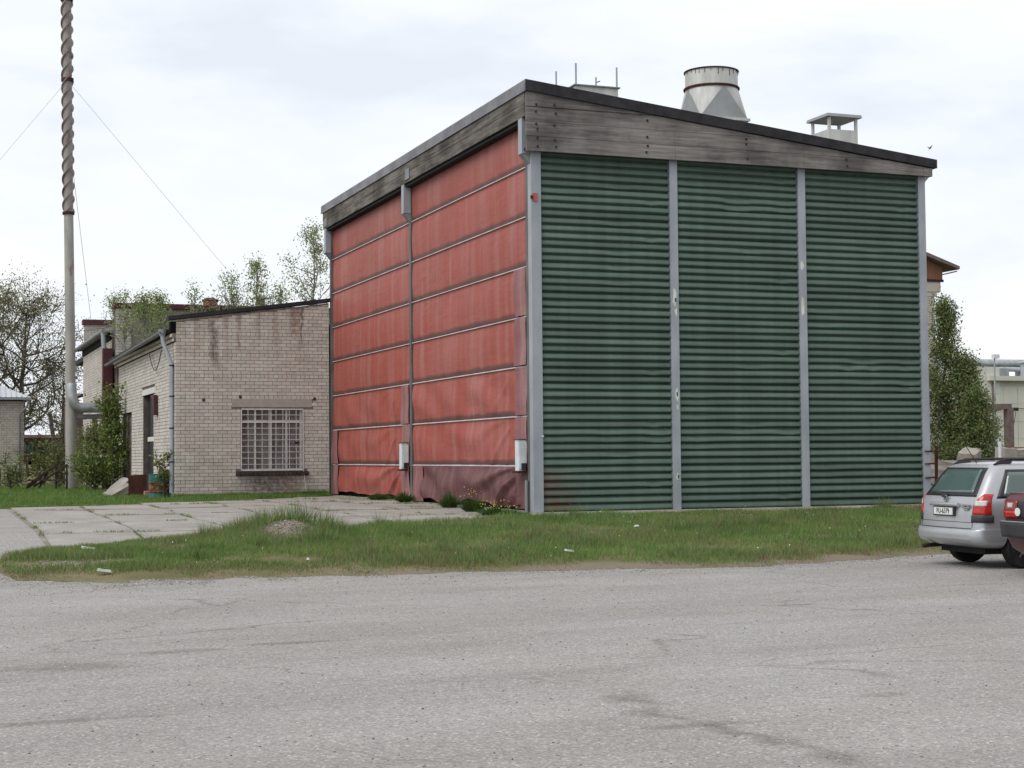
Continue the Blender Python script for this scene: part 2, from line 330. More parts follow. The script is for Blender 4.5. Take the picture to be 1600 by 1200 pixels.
M['wirered'] = simple('dark_cable', (.05, .045, .05), (.08, .07, .075), 4, .7)
M['pink_brick'] = simple('loose_pink_brick', (.26, .14, .10), (.34, .20, .15), 5, .9)
M['forest'] = attr_mat('far_forest', .9, 0, .4)

# ------------------------------------------------------------------ mesh helpers
def tag(o, label=None, cat=None, group=None, kind=None):
    if label: o['label'] = label
    if cat: o['category'] = cat
    if group: o['group'] = group
    if kind: o['kind'] = kind
    return o
def link(name, me, mat=None, parent=None):
    o = bpy.data.objects.new(name, me); COL.objects.link(o)
    if mat is not None and not me.materials: me.materials.append(M[mat] if isinstance(mat, str) else mat)
    if parent: o.parent = parent
    return o
def empty(name, loc=(0, 0, 0), rz=0):
    o = bpy.data.objects.new(name, None); COL.objects.link(o); o.location = loc; o.rotation_euler = (0, 0, rz); o.empty_display_size = .2; return o
class MB:
    def __init__(s): s.v = []; s.f = []
    def add(s, vs, fs):
        n = len(s.v); s.v += [tuple(p) for p in vs]; s.f += [tuple(i+n for i in f) for f in fs]; return s
    def box(s, x0, x1, y0, y1, z0, z1):
        return s.hexa([(x0, y0, z0), (x1, y0, z0), (x1, y1, z0), (x0, y1, z0)], [(x0, y0, z1), (x1, y0, z1), (x1, y1, z1), (x0, y1, z1)])
    def hexa(s, b, t):
        return s.add(list(b)+list(t), [(3, 2, 1, 0), (4, 5, 6, 7), (0, 1, 5, 4), (1, 2, 6, 5), (2, 3, 7, 6), (3, 0, 4, 7)])
    def bar(s, p, q, wd, hg=None):
        p, q = Vector(p), Vector(q); d = (q-p).normalized(); hg = hg or wd
        a = d.cross(Vector((0, 0, 1)))
        if a.length < 1e-3: a = Vector((1, 0, 0))
        a.normalize(); b = a.cross(d); a = a*wd/2; b = b*hg/2
        return s.hexa([p-a-b, p+a-b, p+a+b, p-a+b], [q-a-b, q+a-b, q+a+b, q-a+b])
    def tube(s, pts, r, n=8, cap=True):
        pts = [Vector(p) for p in pts]; rs = r if hasattr(r, '__len__') else [r]*len(pts); base = len(s.v)
        prev = None
        for i, p in enumerate(pts):
            d = (pts[min(i+1, len(pts)-1)]-pts[max(i-1, 0)]).normalized()
            a = d.cross(Vector((0, 0, 1))) if prev is None else d.cross(prev)
            if prev is None and a.length < 1e-3: a = Vector((1, 0, 0))
            if prev is not None: a = prev - d*prev.dot(d)
            a.normalize(); prev = a; b = d.cross(a)
            s.v += [tuple(p+(a*math.cos(2*math.pi*k/n)+b*math.sin(2*math.pi*k/n))*rs[i]) for k in range(n)]
        for i in range(len(pts)-1):
            for k in range(n):
                s.f.append((base+i*n+k, base+i*n+(k+1) % n, base+(i+1)*n+(k+1) % n, base+(i+1)*n+k))
        if cap:
            s.f.append(tuple(base+k for k in reversed(range(n)))); s.f.append(tuple(base+(len(pts)-1)*n+k for k in range(n)))
        return s
    def lathe(s, prof, c=(0, 0, 0), n=24, axis='z'):
        base = len(s.v)
        for (r, h) in prof:
            for k in range(n):
                a = 2*math.pi*k/n; x, y = r*math.cos(a), r*math.sin(a)
                s.v.append((c[0]+x, c[1]+y, c[2]+h) if axis == 'z' else (c[0]+x, c[1]+h, c[2]+y))
        for i in range(len(prof)-1):
            for k in range(n): s.f.append((base+i*n+k, base+i*n+(k+1) % n, base+(i+1)*n+(k+1) % n, base+(i+1)*n+k))
        s.f.append(tuple(base+k for k in reversed(range(n)))); s.f.append(tuple(base+(len(prof)-1)*n+k for k in range(n)))
        return s
    def grid(s, P):      # P rows of rows of points
        h, wd = len(P), len(P[0]); base = len(s.v)
        for r_ in P: s.v += [tuple(p) for p in r_]
        for i in range(h-1):
            for j in range(wd-1): s.f.append((base+i*wd+j, base+i*wd+j+1, base+(i+1)*wd+j+1, base+(i+1)*wd+j))
        return s
    def mesh(s, name, smooth=False):
        me = bpy.data.meshes.new(name); me.from_pydata(s.v, [], s.f); me.update()
        bm = bmesh.new(); bm.from_mesh(me); bmesh.ops.recalc_face_normals(bm, faces=bm.faces); bm.to_mesh(me); bm.free()
        if smooth:
            me.polygons.foreach_set('use_smooth', [True]*len(me.polygons))
            if smooth != 'all': me.set_sharp_from_angle(angle=R(smooth if smooth is not True else 40))
        return me
    def build(s, name, mat, parent=None, smooth=False): return link(name, s.mesh(name, smooth), mat, parent)
def np_mesh(name, V, k, cols=None, mat=None, parent=None, smooth=False):
    V = np.asarray(V, dtype=np.float32).reshape(-1, 3); n = len(V); f = n//k
    me = bpy.data.meshes.new(name); me.vertices.add(n); me.loops.add(n); me.polygons.add(f)
    me.vertices.foreach_set('co', V.ravel()); me.loops.foreach_set('vertex_index', np.arange(n, dtype=np.int32))
    me.polygons.foreach_set('loop_start', np.arange(0, n, k, dtype=np.int32))
    me.update(calc_edges=True)
    if cols is not None:
        a = me.color_attributes.new('Col', 'FLOAT_COLOR', 'POINT')
        c = np.ones((n, 4), np.float32); c[:, :3] = np.repeat(np.asarray(cols, np.float32), k, axis=0) if len(cols) == f else cols
        a.data.foreach_set('color', c.ravel())
    return link(name, me, mat, parent)
def const_col(me, c):
    a = me.color_attributes.new('Col', 'FLOAT_COLOR', 'POINT'); a.data.foreach_set('color', list(c4(c))*len(me.vertices))
rng = np.random.default_rng(7); random.seed(7)

# ------------------------------------------------------------------ ground
def T(x, y):      # the yard climbs half a metre from the road to the foot of the hall
    t = np.clip((np.asarray(y)+7.5)/7.0, 0, 1)
    return -.55 + .44*t + .11*np.clip(np.asarray(y)/8, 0, 1)
def fbm(x, y, s=1.0, seed=0):
    v = 0
    for i, (fx, fy, a) in enumerate([(1.1, .7, .5), (-.6, 1.3, .5), (2.3, 1.9, .3), (-2.9, 2.2, .25), (4.7, -3.8, .15), (5.5, 6.1, .12)]):
        v = v + a*np.sin((x*fx + y*fy)*s + seed*1.7 + i*2.1)
    return v
def sheet(name, xs, rows, zf, mat, kind='structure', parent=None):
    mb = MB(); P = []
    for r_ in rows: P.append([(x, y, float(zf(x, y))) for x, y in zip(xs, r_)])
    mb.grid(P); o = mb.build(name, mat, parent, 'all')
    if kind: o['kind'] = kind
    return o
xs = np.concatenate([np.linspace(-900, -40, 14), np.linspace(-35, 60, 60), np.linspace(70, 1200, 16)])
ys = np.concatenate([np.linspace(-200, -30, 8), np.linspace(-25, 60, 100), np.linspace(70, 1500, 14)])
sheet('ground', xs, [[y]*len(xs) for y in ys], lambda x, y: T(x, y)-.03, 'soil')
# asphalt: front road plus the arm running up on the left of the slabs
def UA(x):
    return float(np.interp(x, [-60, -14, -9.1, -4.5, -.4, 60], [7.5, 8.2, 8.8, 12.0, 15.0, 15.0]) + .12*fbm(x, 0, 3))
xs = np.concatenate([np.linspace(-60, -15, 20), np.linspace(-14.5, 12, 260), np.linspace(13, 60, 25)])
tt = np.concatenate([np.linspace(0, .6, 12)[:-1], np.linspace(.6, 1, 90)])
sheet('asphalt_yard', xs, [[-60+(UA(x)+60)*t for x in xs] for t in tt], lambda x, y: T(x, y), 'asphalt')

# concrete slab yard: soil bed with one object per slab
def bed_hi(x): return float(np.interp(x, [-9.4, -4.5, -.1], [8.4, 11.6, 15.3]))
xs = np.linspace(-9.42, -.02, 60)
yard = sheet('concrete_yard', xs, [[-4.2+(bed_hi(x)+4.2)*t for x in xs] for t in np.linspace(0, 1, 60)], lambda x, y: T(x, y)+.006, 'slab_bed')
gx = [-9.36, -7.84, -6.24, -4.68, -3.12, -1.58, -.06]
gy = [-4.1, -1.28, 1.46, 4.1, 6.75, 9.4, 12.0, 14.6]
rs = random.Random(3)
for i in range(6):
    off = rs.uniform(-.18, .18)
    for j in range(7):
        x0, x1 = gx[i]+.025, gx[i+1]-.025; y0, y1 = gy[j]+off+.03, gy[j+1]+off-.03
        lim = bed_hi(x0)
        if y0 > lim-.6: continue
        y1 = min(y1, lim); 
        if i >= 4 and j == 0: continue
        dz = [rs.uniform(.012, .04) for _ in range(4)]
        cs = [(x0, y0), (x1, y0), (x1, y1), (x0, y1)]
        cs = [(x+rs.uniform(-.012, .012), y+rs.uniform(-.02, .02)) for x, y in cs]
        if j <= 1:   # follow the bend of the ground with a row of points
            mb = MB(); P = []
            for k in range(9):
                t = k/8; P.append([(cs[0][0]+(cs[3][0]-cs[0][0])*t, cs[0][1]+(cs[3][1]-cs[0][1])*t), (cs[1][0]+(cs[2][0]-cs[1][0])*t, cs[1][1]+(cs[2][1]-cs[1][1])*t)])
            for k in range(8):
                q = [P[k][0], P[k][1], P[k+1][1], P[k+1][0]]
                mb.hexa([(x, y, float(T(x, y))-.05) for x, y in q], [(x, y, float(T(x, y))+.028) for x, y in q])
        else:
            mb = MB().hexa([(x, y, float(T(x, y))-.05) for x, y in cs], [(x, y, float(T(x, y))+d) for (x, y), d in zip(cs, dz)])
        mb.build('slab', 'slab', yard)

# grass verge in front of the hall
def VL(x): return float(np.interp(x, [-10.35, -10.1, -9.5, -8.1, -6.1, -3.35, -1.5, .4, 2.4, 3.5, 8, 40], [-5.5, -6.7, -7.1, -7.3, -7.4, -7.65, -8.1, -8.35, -7.9, -7.45, -7.3, -7.3]) + .07*fbm(x, 1, 5) + .09*fbm(x, 3, 2.1, 4))
def VU(x):
    v = float(np.interp(x, [-10.35, -10.1, -9.5, -8.2, -6.3, -4.6, -3.9, -2.2, -.6, -.1, 9.3, 9.6, 40], [-5.3, -4.5, -3.7, -2.75, -2.1, -1.75, -1.5, -.75, -.2, -.14, -.14, 12, 12]))
    return v + (.10*fbm(x, 2, 4) if x < -.8 else 0)
def heap(x, y): return .25*np.exp(-(((x+5.55)/.75)**2+((y+3.0)/.65)**2))
_vx = np.linspace(-10.35, 40, 4000); _vl = np.array([VL(v) for v in _vx]); _vu = np.array([VU(v) for v in _vx])
def vz(x, y):
    e = np.clip(np.minimum(np.asarray(y)-np.interp(x, _vx, _vl), np.interp(x, _vx, _vu)-np.asarray(y))/.35, 0, 1)
    return T(x, y) + .004 + e*(.042+.018*fbm(x, y, 2.2)) + heap(x, y)
xs = np.concatenate([np.linspace(-10.35, 10, 300), np.linspace(10.3, 40, 40)])
sheet('grass_verge', xs, [[VL(x)+(VU(x)-VL(x))*t for x in xs] for t in np.linspace(0, 1, 60)], vz, 'soil')

def blades(name, X, Y, Z, H, C, W, label, parent=None):
    n = len(X); a = rng.uniform(0, 2*np.pi, n); ln = rng.uniform(.1, .75, n)*H; b = rng.uniform(0, 2*np.pi, n)
    V = np.zeros((n, 3, 3)); dx, dy = np.cos(a)*W/2, np.sin(a)*W/2
    V[:, 0] = np.stack([X-dx, Y-dy, Z-.01], 1); V[:, 1] = np.stack([X+dx, Y+dy, Z-.01], 1)
    V[:, 2] = np.stack([X+np.cos(b)*ln, Y+np.sin(b)*ln, Z+H], 1)
    o = np_mesh(name, V.reshape(-1, 3), 3, C, 'grass', parent)
    tag(o, label, 'grass', kind='stuff'); return o
def gcol(X, Y, dry, seed=0):
    n = len(X); g1 = np.array([.185, .30, .075]); g2 = np.array([.125, .235, .058]); g3 = np.array([.25, .30, .11]); d = np.array([.29, .235, .14])
    k = rng.uniform(0, 1, (n, 1)); t = np.clip(.5+.45*fbm(X, Y, 1.7, 5), 0, 1)[:, None]
    c = g1*(1-t)+g2*t; c = np.where(k > .8, g3, c)
    isd = rng.uniform(0, 1, n) < dry
    c[isd] = d*rng.uniform(.6, 1.1, (isd.sum(), 1)); return c*rng.uniform(.75, 1.2, (n, 1))
# verge blades
n = 330000
X = rng.uniform(-10.35, 10.5, n); t = rng.uniform(0, 1, n)
lo = np.array([VL(v) for v in np.linspace(-10.35, 10.5, 2000)]); hi = np.array([VU(v) for v in np.linspace(-10.35, 10.5, 2000)])
gi = np.clip(((X+10.35)/20.85*1999).astype(int), 0, 1999); hi = np.minimum(hi, -.14)
Y = lo[gi]+(hi[gi]-lo[gi])*t - .02 + rng.normal(0, .03, n)
edge = np.minimum((Y-lo[gi])/1.0, 1)                                  # thin and dry towards the road
den = .12+.62*np.clip(edge, 0, 1) + .42*fbm(X, Y, 1.6, 2)
den -= 1.3*np.exp(-(((X+8.9)/.95)**2+((Y+5.6)/.42)**2))                 # bare gritty patch at the left end
den -= 1.1*np.exp(-(((X+5.75)/.38)**2+((Y+3.25)/.38)**2))               # stony side of the heap
den -= .55*np.exp(-(((X+7.0)/.9)**2+((Y+5.7)/.4)**2))
keep = rng.uniform(0, 1, n) < den; X, Y, edge = X[keep], Y[keep], edge[keep]
H = (.018+.060*np.clip(edge, 0, 1))*rng.uniform(.5, 1.5, len(X))*(1+.35*fbm(X, Y, 1.3, 8))
tuf = np.random.default_rng(3); tx = np.concatenate([[-4.6, -3.75, -2.65, -5.2, -4.95], tuf.uniform(-9, 9.5, 60)]); ty = np.concatenate([[-5.3, -5.4, -6.4, -4.0, -3.2], tuf.uniform(-6.6, -.6, 60)]); tw = np.concatenate([[.16, .18, .14, .22, .2], tuf.uniform(.06, .18, 60)])
tall = sum(tuf.uniform(.45, 1.1)*np.exp(-((X-a)**2+((Y-b)*1.3)**2)/c**2) for a, b, c in zip(tx, ty, tw)) + np.exp(-(((X+5.1)/.85)**2+((Y+2.6)/.6)**2))+.8*np.exp(-(((X+6.2)/.5)**2+((Y+2.5)/.4)**2))
H = np.maximum(H, .018)*(1+2.6*tall)*(1-.65*np.exp(-((Y+.14)/.3)**2)*(X > -.2))
dry = np.clip(.62-.42*np.clip(edge, 0, 1)+.20*fbm(X, Y, 1.1, 3), .06, .8)
blades('grass', X, Y, vz(X, Y), H, gcol(X, Y, dry), rng.uniform(.008, .016, len(X)), 'green and straw coloured grass on the verge before the hall')
# grass left of and behind the slabs, round the brick annex
n = 90000
X = rng.uniform(-16, -4.55, n); Y = rng.uniform(8, 42, n)
bl = np.interp(X, [-16, -14, -9.1, -4.5], [8.0, 8.2, 8.8, 12.0])+.2*fbm(X, 0, 2.5); keep = Y > bl
X, Y = X[keep], Y[keep]; X2 = rng.uniform(-4.6, -.2, 16000); Y2 = rng.uniform(0, 1, 16000)**1.8; top = np.full(16000, 15.95)
l2 = np.interp(X2, [-4.5, -.2], [12.2, 15.3]); Y2 = 15.95-(15.95-l2)*Y2
X = np.concatenate([X, X2]); Y = np.concatenate([Y, Y2])
H = rng.uniform(.04, .12, len(X))*(1+.4*fbm(X, Y, 1.2))+.1*np.exp(-((Y-15.8)/.15)**2)
c = gcol(X, Y, np.full(len(X), .06))*np.array([.85, .95, .8])
blades('grass', X, Y, T(X, Y)-.02, np.maximum(H, .04), c, rng.uniform(.014, .026, len(X)), 'darker grass on the plot in front of the brick annex')
# grass in the slab joints
XX, YY = [], []
for g in gx:
    k = 1300; y = rng.uniform(-4, 14, k); m_ = (fbm(y*0+g*3, y, 2.0, 4) > .35) & (y < np.interp(g, [-9.4, -.1], [8.4, 15.3])); XX.append(g+rng.normal(0, .035, k)[m_]); YY.append(y[m_])
for g in gy[:-1]:
    k = 1700; x = rng.uniform(-9.3, -.1, k); m_ = (fbm(x, x*0+g*2, 2.4, 1) > .35); XX.append(x[m_]); YY.append((g+.05*fbm(x, 0, 1)+rng.normal(0, .06, k))[m_])
k = 9000; x = rng.uniform(-2.6, -.1, k); y = rng.uniform(-1, 13, k); m_ = (x > -.15-1.1*np.clip(.45+fbm(x*.6, y, 1.5, 2), 0, 1)); XX.append(x[m_]); YY.append(y[m_])
X = np.concatenate(XX); Y = np.concatenate(YY); H = rng.uniform(.015, .055, len(X))
blades('grass', X, Y, T(X, Y)+.02, H, gcol(X, Y, np.full(len(X), .2)), rng.uniform(.01, .02, len(X)), 'grass tufts growing in the joints between the concrete slabs')

# pebbles: loose chips along the road edge and on the heap
def pebbles(name, P, S, Cc, label):
    oc = np.array([[1, 0, 0], [0, 1, 0], [-1, 0, 0], [0, -1, 0], [0, 0, .7], [0, 0, -.5]]); fc = [(0, 1, 4), (1, 2, 4), (2, 3, 4), (3, 0, 4), (1, 0, 5), (2, 1, 5), (3, 2, 5), (0, 3, 5)]
    n = len(P); a = rng.uniform(0, 6.28, n); V = oc[None]*rng.uniform(.6, 1.3, (n, 6, 1))*S[:, None, None]
    ca, sa = np.cos(a)[:, None], np.sin(a)[:, None]
    V = np.stack([V[..., 0]*ca-V[..., 1]*sa, V[..., 0]*sa+V[..., 1]*ca, V[..., 2]], -1)+P[:, None]
    F = V[:, np.array(fc).ravel()].reshape(-1, 3); o = np_mesh(name, F, 3, np.repeat(Cc, 8, axis=0), 'stone')
    tag(o, label, 'pebbles', kind='stuff')
n = 5200; X = np.concatenate([rng.uniform(-10.5, 9, 3200), rng.uniform(-10.3, -6.5, 2000)])
ed = np.array([VL(v) for v in X]); Y = ed-np.abs(rng.normal(0, .5, n))*(1+.6*fbm(X, 0, 1.3, 2))+.12
pebbles('loose_gravel', np.stack([X, Y, T(X, Y)+.004], 1), rng.uniform(.004, .017, n)*(.55+.45*np.clip(.5+fbm(X, Y, 1.9, 6), 0, 1.6)), rng.uniform(.12, .42, (n, 1))*np.array([[1, .94, .86]]), 'loose stone chips along the edge of the asphalt')
n = 1000; X = np.concatenate([rng.normal(-5.75, .36, 600), rng.normal(-8.9, .6, 400)]); Y = np.concatenate([rng.normal(-3.2, .3, 600), rng.normal(-5.55, .25, 400)])
pebbles('heap_gravel', np.stack([X, Y, vz(X, Y)+.01], 1), rng.uniform(.006, .022, n), rng.uniform(.10, .36, (n, 1))**1.0*np.array([[1, .90, .78]]), 'pale stones on the overgrown gravel heap and bare patch')
n = 4200; X = rng.uniform(-12, 6, n); Y = -8-14*rng.uniform(0, 1, n)**1.2
pebbles('road_chips', np.stack([X, Y, T(X, Y)+.001], 1), rng.uniform(.003, .011, n), rng.choice([.06, .12, .35, .5], n)[:, None]*np.array([[1, .93, .85]]), 'stone chips scattered over the open asphalt')
# daisies in the verge
n = 190; X = rng.uniform(-8, 9.5, n); Y = rng.uniform(-7, -.5, n); m_ = (Y > -1.6) | (rng.uniform(0, 1, n) < .3); X, Y = X[m_], Y[m_]; n = len(X)
ctr = np.stack([X, Y, vz(X, Y)+rng.uniform(.06, .12, n)], 1); V = ctr[:, None]+np.array([[-1, 0, -.3], [0, -1, -.6], [1, 0, .3], [0, 1, .6]])[None]*rng.uniform(.006, .013, (n, 1, 1))
o = np_mesh('daisies', V.reshape(-1, 3), 4, np.where(rng.uniform(0, 1, (n, 1)) < .8, [[.75, .75, .7]], [[.6, .42, .03]]), 'leaf'); tag(o, 'tiny white and yellow flowers sprinkled in the verge', 'flowers', kind='stuff')
for (x, y, s, a) in [(-1.85, -6.2, .09, .4), (-6.0, -6.3, .05, 1.2), (-8.95, -6.8, .10, .2), (-8.9, -4.2, .12, .1), (.8, -3.0, .05, 2)]:
    mb = MB(); z = float(vz(x, y))+.05
    mb.hexa([(-s, -s*.4, 0), (s, -s*.3, 0), (s*.9, s*.4, 0), (-s*.8, s*.5, 0)], [(-s*.9, -s*.3, .03), (s*.8, -s*.2, .035), (s*.8, s*.35, .02), (-s*.8, s*.3, .03)])
    o = mb.build('litter_scrap', 'white_paint'); o.location = (x, y, z); o.rotation_euler = (.1, .15, a)
    tag(o, {-1.85: 'white scrap lying in the grass before the green louvers', -6.0: 'small pale scrap at the road edge below the gravel heap', -8.95: 'white slab fragment at the bottom of the bare patch', -8.9: 'flat white fragment at the foot of the concrete slabs', .8: 'tiny pale scrap in the grass nearest the building corner'}[x], 'litter', 'litter in the grass')

# ------------------------------------------------------------------ the hall
hall = empty('warehouse', (0, 0, 0))
tag(hall, 'tall hall with green louvered front and red tarpaulin side under a slanting roof', 'warehouse')
CW = .175
def cx(i): return .09+3.0*i
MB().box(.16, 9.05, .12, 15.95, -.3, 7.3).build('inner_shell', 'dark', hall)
MB().box(9.06, 9.20, .05, 16.0, -.3, 7.25).build('side_wall', 'concrete', hall)
MB().box(.02, 9.2, 15.96, 16.04, 5.2, 7.7).build('rear_wall', 'galv_dk', hall)
mb = MB().box(-.03, 9.25, -.12, .11, -.45, -.005); mb.build('plinth', 'pale_concrete', hall)
mb = MB().box(-.02, .10, .12, 15.95, -.3, .02); mb.build('plinth', 'concrete', hall)
for i in range(4):
    x0, x1 = cx(i)-CW/2, cx(i)+CW/2
    if i == 0: x0 = -.03
    mb = MB().box(x0, x1, -.07, .118, 0.0, 7.12)
    if i == 3:
        mb.add([(x1, -.07, 6.98), (x1, .1, 6.98), (x1+.13, -.07, 7.12), (x1+.13, .1, 7.12), (x1, -.07, 7.12), (x1, .1, 7.12)], [(0, 1, 3, 2), (0, 2, 4), (1, 5, 3), (2, 3, 5, 4)])
    col = mb.build('column', 'galv', hall)
# flaked plaster marks on the columns
def flake(x, z, wx, wz, seed):
    r_ = random.Random(seed); mb = MB(); n = 9; pts = [(x+wx*math.cos(2*math.pi*k/n)*r_.uniform(.6, 1.2), z+wz*math.sin(2*math.pi*k/n)*r_.uniform(.6, 1.2)) for k in range(n)]
    mb.add([(a, -.075, b) for a, b in pts]+[(a, -.069, b) for a, b in pts], [tuple(range(n)), tuple(reversed(range(n, 2*n)))]+[(k, (k+1) % n, n+(k+1) % n, n+k) for k in range(n)])
    return mb.build('plaster_patch', 'chalk', hall)
flake(cx(1)-.005, 4.28, .05, .22, 1); flake(cx(1)+.02, 4.02, .03, .10, 4); flake(cx(1)+.02, 2.33, .045, .13, 2); flake(cx(1)+.03, 2.06, .02, .06, 5); flake(cx(1)+.02, .66, .045, .085, 3); flake(cx(2)-.02, 5.05, .05, .1, 6); flake(cx(2)-.02, 4.2, .05, .24, 7)
for x, z in ((cx(1)+.025, .66), (cx(1)+.02, 2.33), (cx(1)+.01, 4.25)): MB().box(x-.012, x+.012, -.085, -.074, z-.04, z+.04).build('slot', 'ink', hall)
# louvers
def louver_mesh(k):
    r_ = random.Random(50+k); prof = [(.045, .162), (.032, .147), (-.012, .134), (-.030, .108), (-.041, .066), (-.043, .050), (-.034, .037), (.032, .031), (.045, .012)]
    nx = 14; P = []; dents = [(r_.uniform(.2, 2.6), r_.uniform(.1, .3), r_.uniform(.006, .028)) for _ in range(0 if k < 3 else (1 if k < 6 else 3))]
    ph = r_.uniform(0, 6)
    for i in range(nx+1):
        x = 2.815*i/nx; dz = .0025*math.sin(x*2+ph); dy = 0
        for (dx, dw, da) in dents:
            g = math.exp(-((x-dx)/dw)**2); dz -= da*g; dy += da*.8*g
        P.append([(x, a+dy*(1 if a < 0 else 0), b+dz*(1 if a < 0 else .0)) for a, b in prof])
    mb = MB().grid(P); return mb.mesh('louver', 60)
LM = [louver_mesh(k) for k in range(9)]
for m_ in LM: m_.materials.append(M['green'])
r_ = random.Random(11)
for b_ in range(3):
    x0 = cx(b_)+CW/2+.004
    for k in range(48):
        z = k*.15-.02
        v = r_.choice([0, 1, 2, 0, 1, 2, 0, 1, 2, 3, 4, 5])
        if k in (9, 10) and b_ < 2: v = r_.choice([5, 6, 7])
        if k in (17, 19, 20) and b_ == 2: v = r_.choice([6, 7, 8])
        if k in (42, 41): v = r_.choice([4, 6, 5])
        o = link('louver', LM[v], None, hall); o.location = (x0, 0, z)
        o.rotation_euler = (r_.gauss(0, .014), r_.gauss(0, .0008), 0)
# red sensor bracket on the corner column
mb = MB().box(.0, .10, -.09, -.071, 6.12, 6.28); o = mb.build('junction_plate', 'redbox', hall); MB().box(-.045, .0, -.10, -.06, 6.17, 6.23).build('plate_bolt', 'iron', o)
MB().box(.13, .19, -.082, -.071, 1.47, 1.50).build('small_tag', 'enamel', hall)
# front fascia: weathered planks cut to the roof slope
def roof_lo(x): return 8.265+(x+.19)*(7.255-8.265)/9.4
def roof_hi(x): return 8.485+(x+.19)*(7.45-8.485)/9.5
FZ = [7.085, 7.38, 7.67, 7.965, 8.30]
for j in range(4):
    z0, z1 = FZ[j]+.004, FZ[j+1]-.004
    # x where the sloping roof edge cuts the plank
    def xcut(z): return -.19+(z-8.265)*9.4/(7.255-8.265)
    xe = min(9.20, xcut(z0)); xt = min(9.20, xcut(z1))
    if j == 3: z1 = roof_lo(-.19); xt = -.19
    dj = .006*((j*7) % 3)
    yf, yb = -.25+dj, -.19
    cuts = [3.05, 6.05] if j < 2 else ([4.6] if j == 2 else [])
    segs = [-.19]+[c for c in cuts if c < xt-.5]+[None]
    for a, b in zip(segs[:-1], segs[1:]):
        if b is not None: pts = [(a+.003, z0), (b-.003, z0), (b-.003, z1), (a+.003, z1)]
        else:
            pts = [(a+.003, z0), (xe, z0)]
            if xe >= 9.19 and roof_lo(9.2) > z0+.01: pts.append((xe, min(z1, roof_lo(xe))))
            if xt < 9.19 and xt > a+.05: pts.append((xt, z1))
            if j < 3 or xt > a+.05: pts.append((a+.003, z1))
            else: pts.append((a+.003, roof_lo(a)))
        n = len(pts); mb = MB().add([(x, yf, z) for x, z in pts]+[(x, yb, z) for x, z in pts], [tuple(range(n)), tuple(reversed(range(n, 2*n)))]+[(k, (k+1) % n, n+(k+1) % n, n+k) for k in range(n)])
        mb.build('fascia_plank', 'wood', hall)
MB().box(9.02, 9.24, -.262, -.15, 7.08, 7.26).build('fascia_end', 'wood', hall)
nail = MB().box(-.018, .018, -.012, 0, -.022, .022).mesh('nail'); nail.materials.append(M['iron'])
for x in (.03, .42, 2.42, 4.7, 7.1):
    for z in (7.2, 7.34, 7.52, 7.62, 7.85, 8.02):
        if z < roof_lo(x)-.06 and r_.random() < .85:
            o = link('nail', nail, None, hall); o.location = (x+r_.uniform(-.02, .02), -.251, z+r_.uniform(-.02, .02))
# roof slab with black bitumen edge
X0, X1, Y0, Y1 = -.215, 9.34, -.30, 16.36
prof = [(X0, roof_lo(X0)), (X1, roof_lo(X1)+.02), (X1, roof_hi(X1)), (X0, roof_hi(X0))]
MB().hexa([(prof[0][0], Y0, prof[0][1]), (prof[1][0], Y0, prof[1][1]), (prof[1][0], Y1, prof[1][1]), (prof[0][0], Y1, prof[0][1])], [(prof[3][0], Y0, prof[3][1]), (prof[2][0], Y0, prof[2][1]), (prof[2][0], Y1, prof[2][1]), (prof[3][0], Y1, prof[3][1])]).build('roof', 'bitumen', hall)
# grey flashing strips and planks along the red side
for y0, y1 in ((-.30, 3.1), (3.1, 7.75), (7.75, 12.2), (12.2, 16.4)):
    MB().hexa([(-.235, y0+.006, 8.255), (-.217, y0+.006, 8.255), (-.217, y1-.006, 8.255), (-.235, y1-.006, 8.255)], [(-.225, y0+.006, 8.47), (-.217, y0+.006, 8.49), (-.217, y1-.006, 8.49), (-.225, y1-.006, 8.47)]).build('flashing_strip', 'flashing', hall)
for (y0, y1) in ((-.19, 2.6), (2.6, 7.8), (7.8, 11.4), (11.4, 16.28)):
    MB().box(-.205, -.16, y0+.004, y1-.004, 8.03, 8.252).build('side_plank', 'wood_side', hall)
for (y0, y1) in ((-.19, 4.4), (4.4, 7.9), (7.9, 13.2), (13.2, 16.26)):
    MB().box(-.20, -.16, y0+.004, y1-.004, 7.78, 8.022).build('side_plank', 'wood_side', hall)
MB().box(-.222, -.206, 7.55, 7.88, 7.84, 8.10).build('tin_patch', 'galv_dk', hall); MB().box(-.222, -.206, 15.75, 16.05, 7.82, 8.05).build('tin_patch', 'galv_dk', hall)
# soffit and brackets
MB().hexa([(-.158, 16.285, 7.78), (9.2, 16.285, 7.0), (9.2, 16.33, 7.0), (-.158, 16.33, 7.78)], [(-.158, 16.285, 8.25), (9.2, 16.285, 7.25), (9.2, 16.33, 7.25), (-.158, 16.33, 8.25)]).build('rear_fascia', 'wood_side', hall)
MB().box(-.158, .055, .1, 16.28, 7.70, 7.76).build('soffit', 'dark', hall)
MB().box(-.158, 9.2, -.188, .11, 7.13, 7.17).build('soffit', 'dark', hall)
for yb in (-.02, 8.07, 15.95):
    mb = MB().hexa([(-.20, yb, 7.07), (-.02, yb, 7.07), (-.02, yb+.20, 7.07), (-.20, yb+.20, 7.07)], [(-.20, yb, 7.775), (-.02, yb, 7.775), (-.02, yb+.20, 7.775), (-.20, yb+.20, 7.775)])
    b_ = mb.build('eave_bracket', 'galv', hall)
    MB().add([(-.20, yb+.01, 7.065), (-.02, yb+.01, 7.065), (-.02, yb+.01, 6.86), (-.20, yb+.19, 7.065), (-.02, yb+.19, 7.065), (-.02, yb+.19, 6.86)], [(0, 1, 2), (3, 5, 4), (0, 2, 5, 3), (1, 4, 5, 2), (0, 3, 4, 1)]).build('bracket_foot', 'galv_dk', b_)
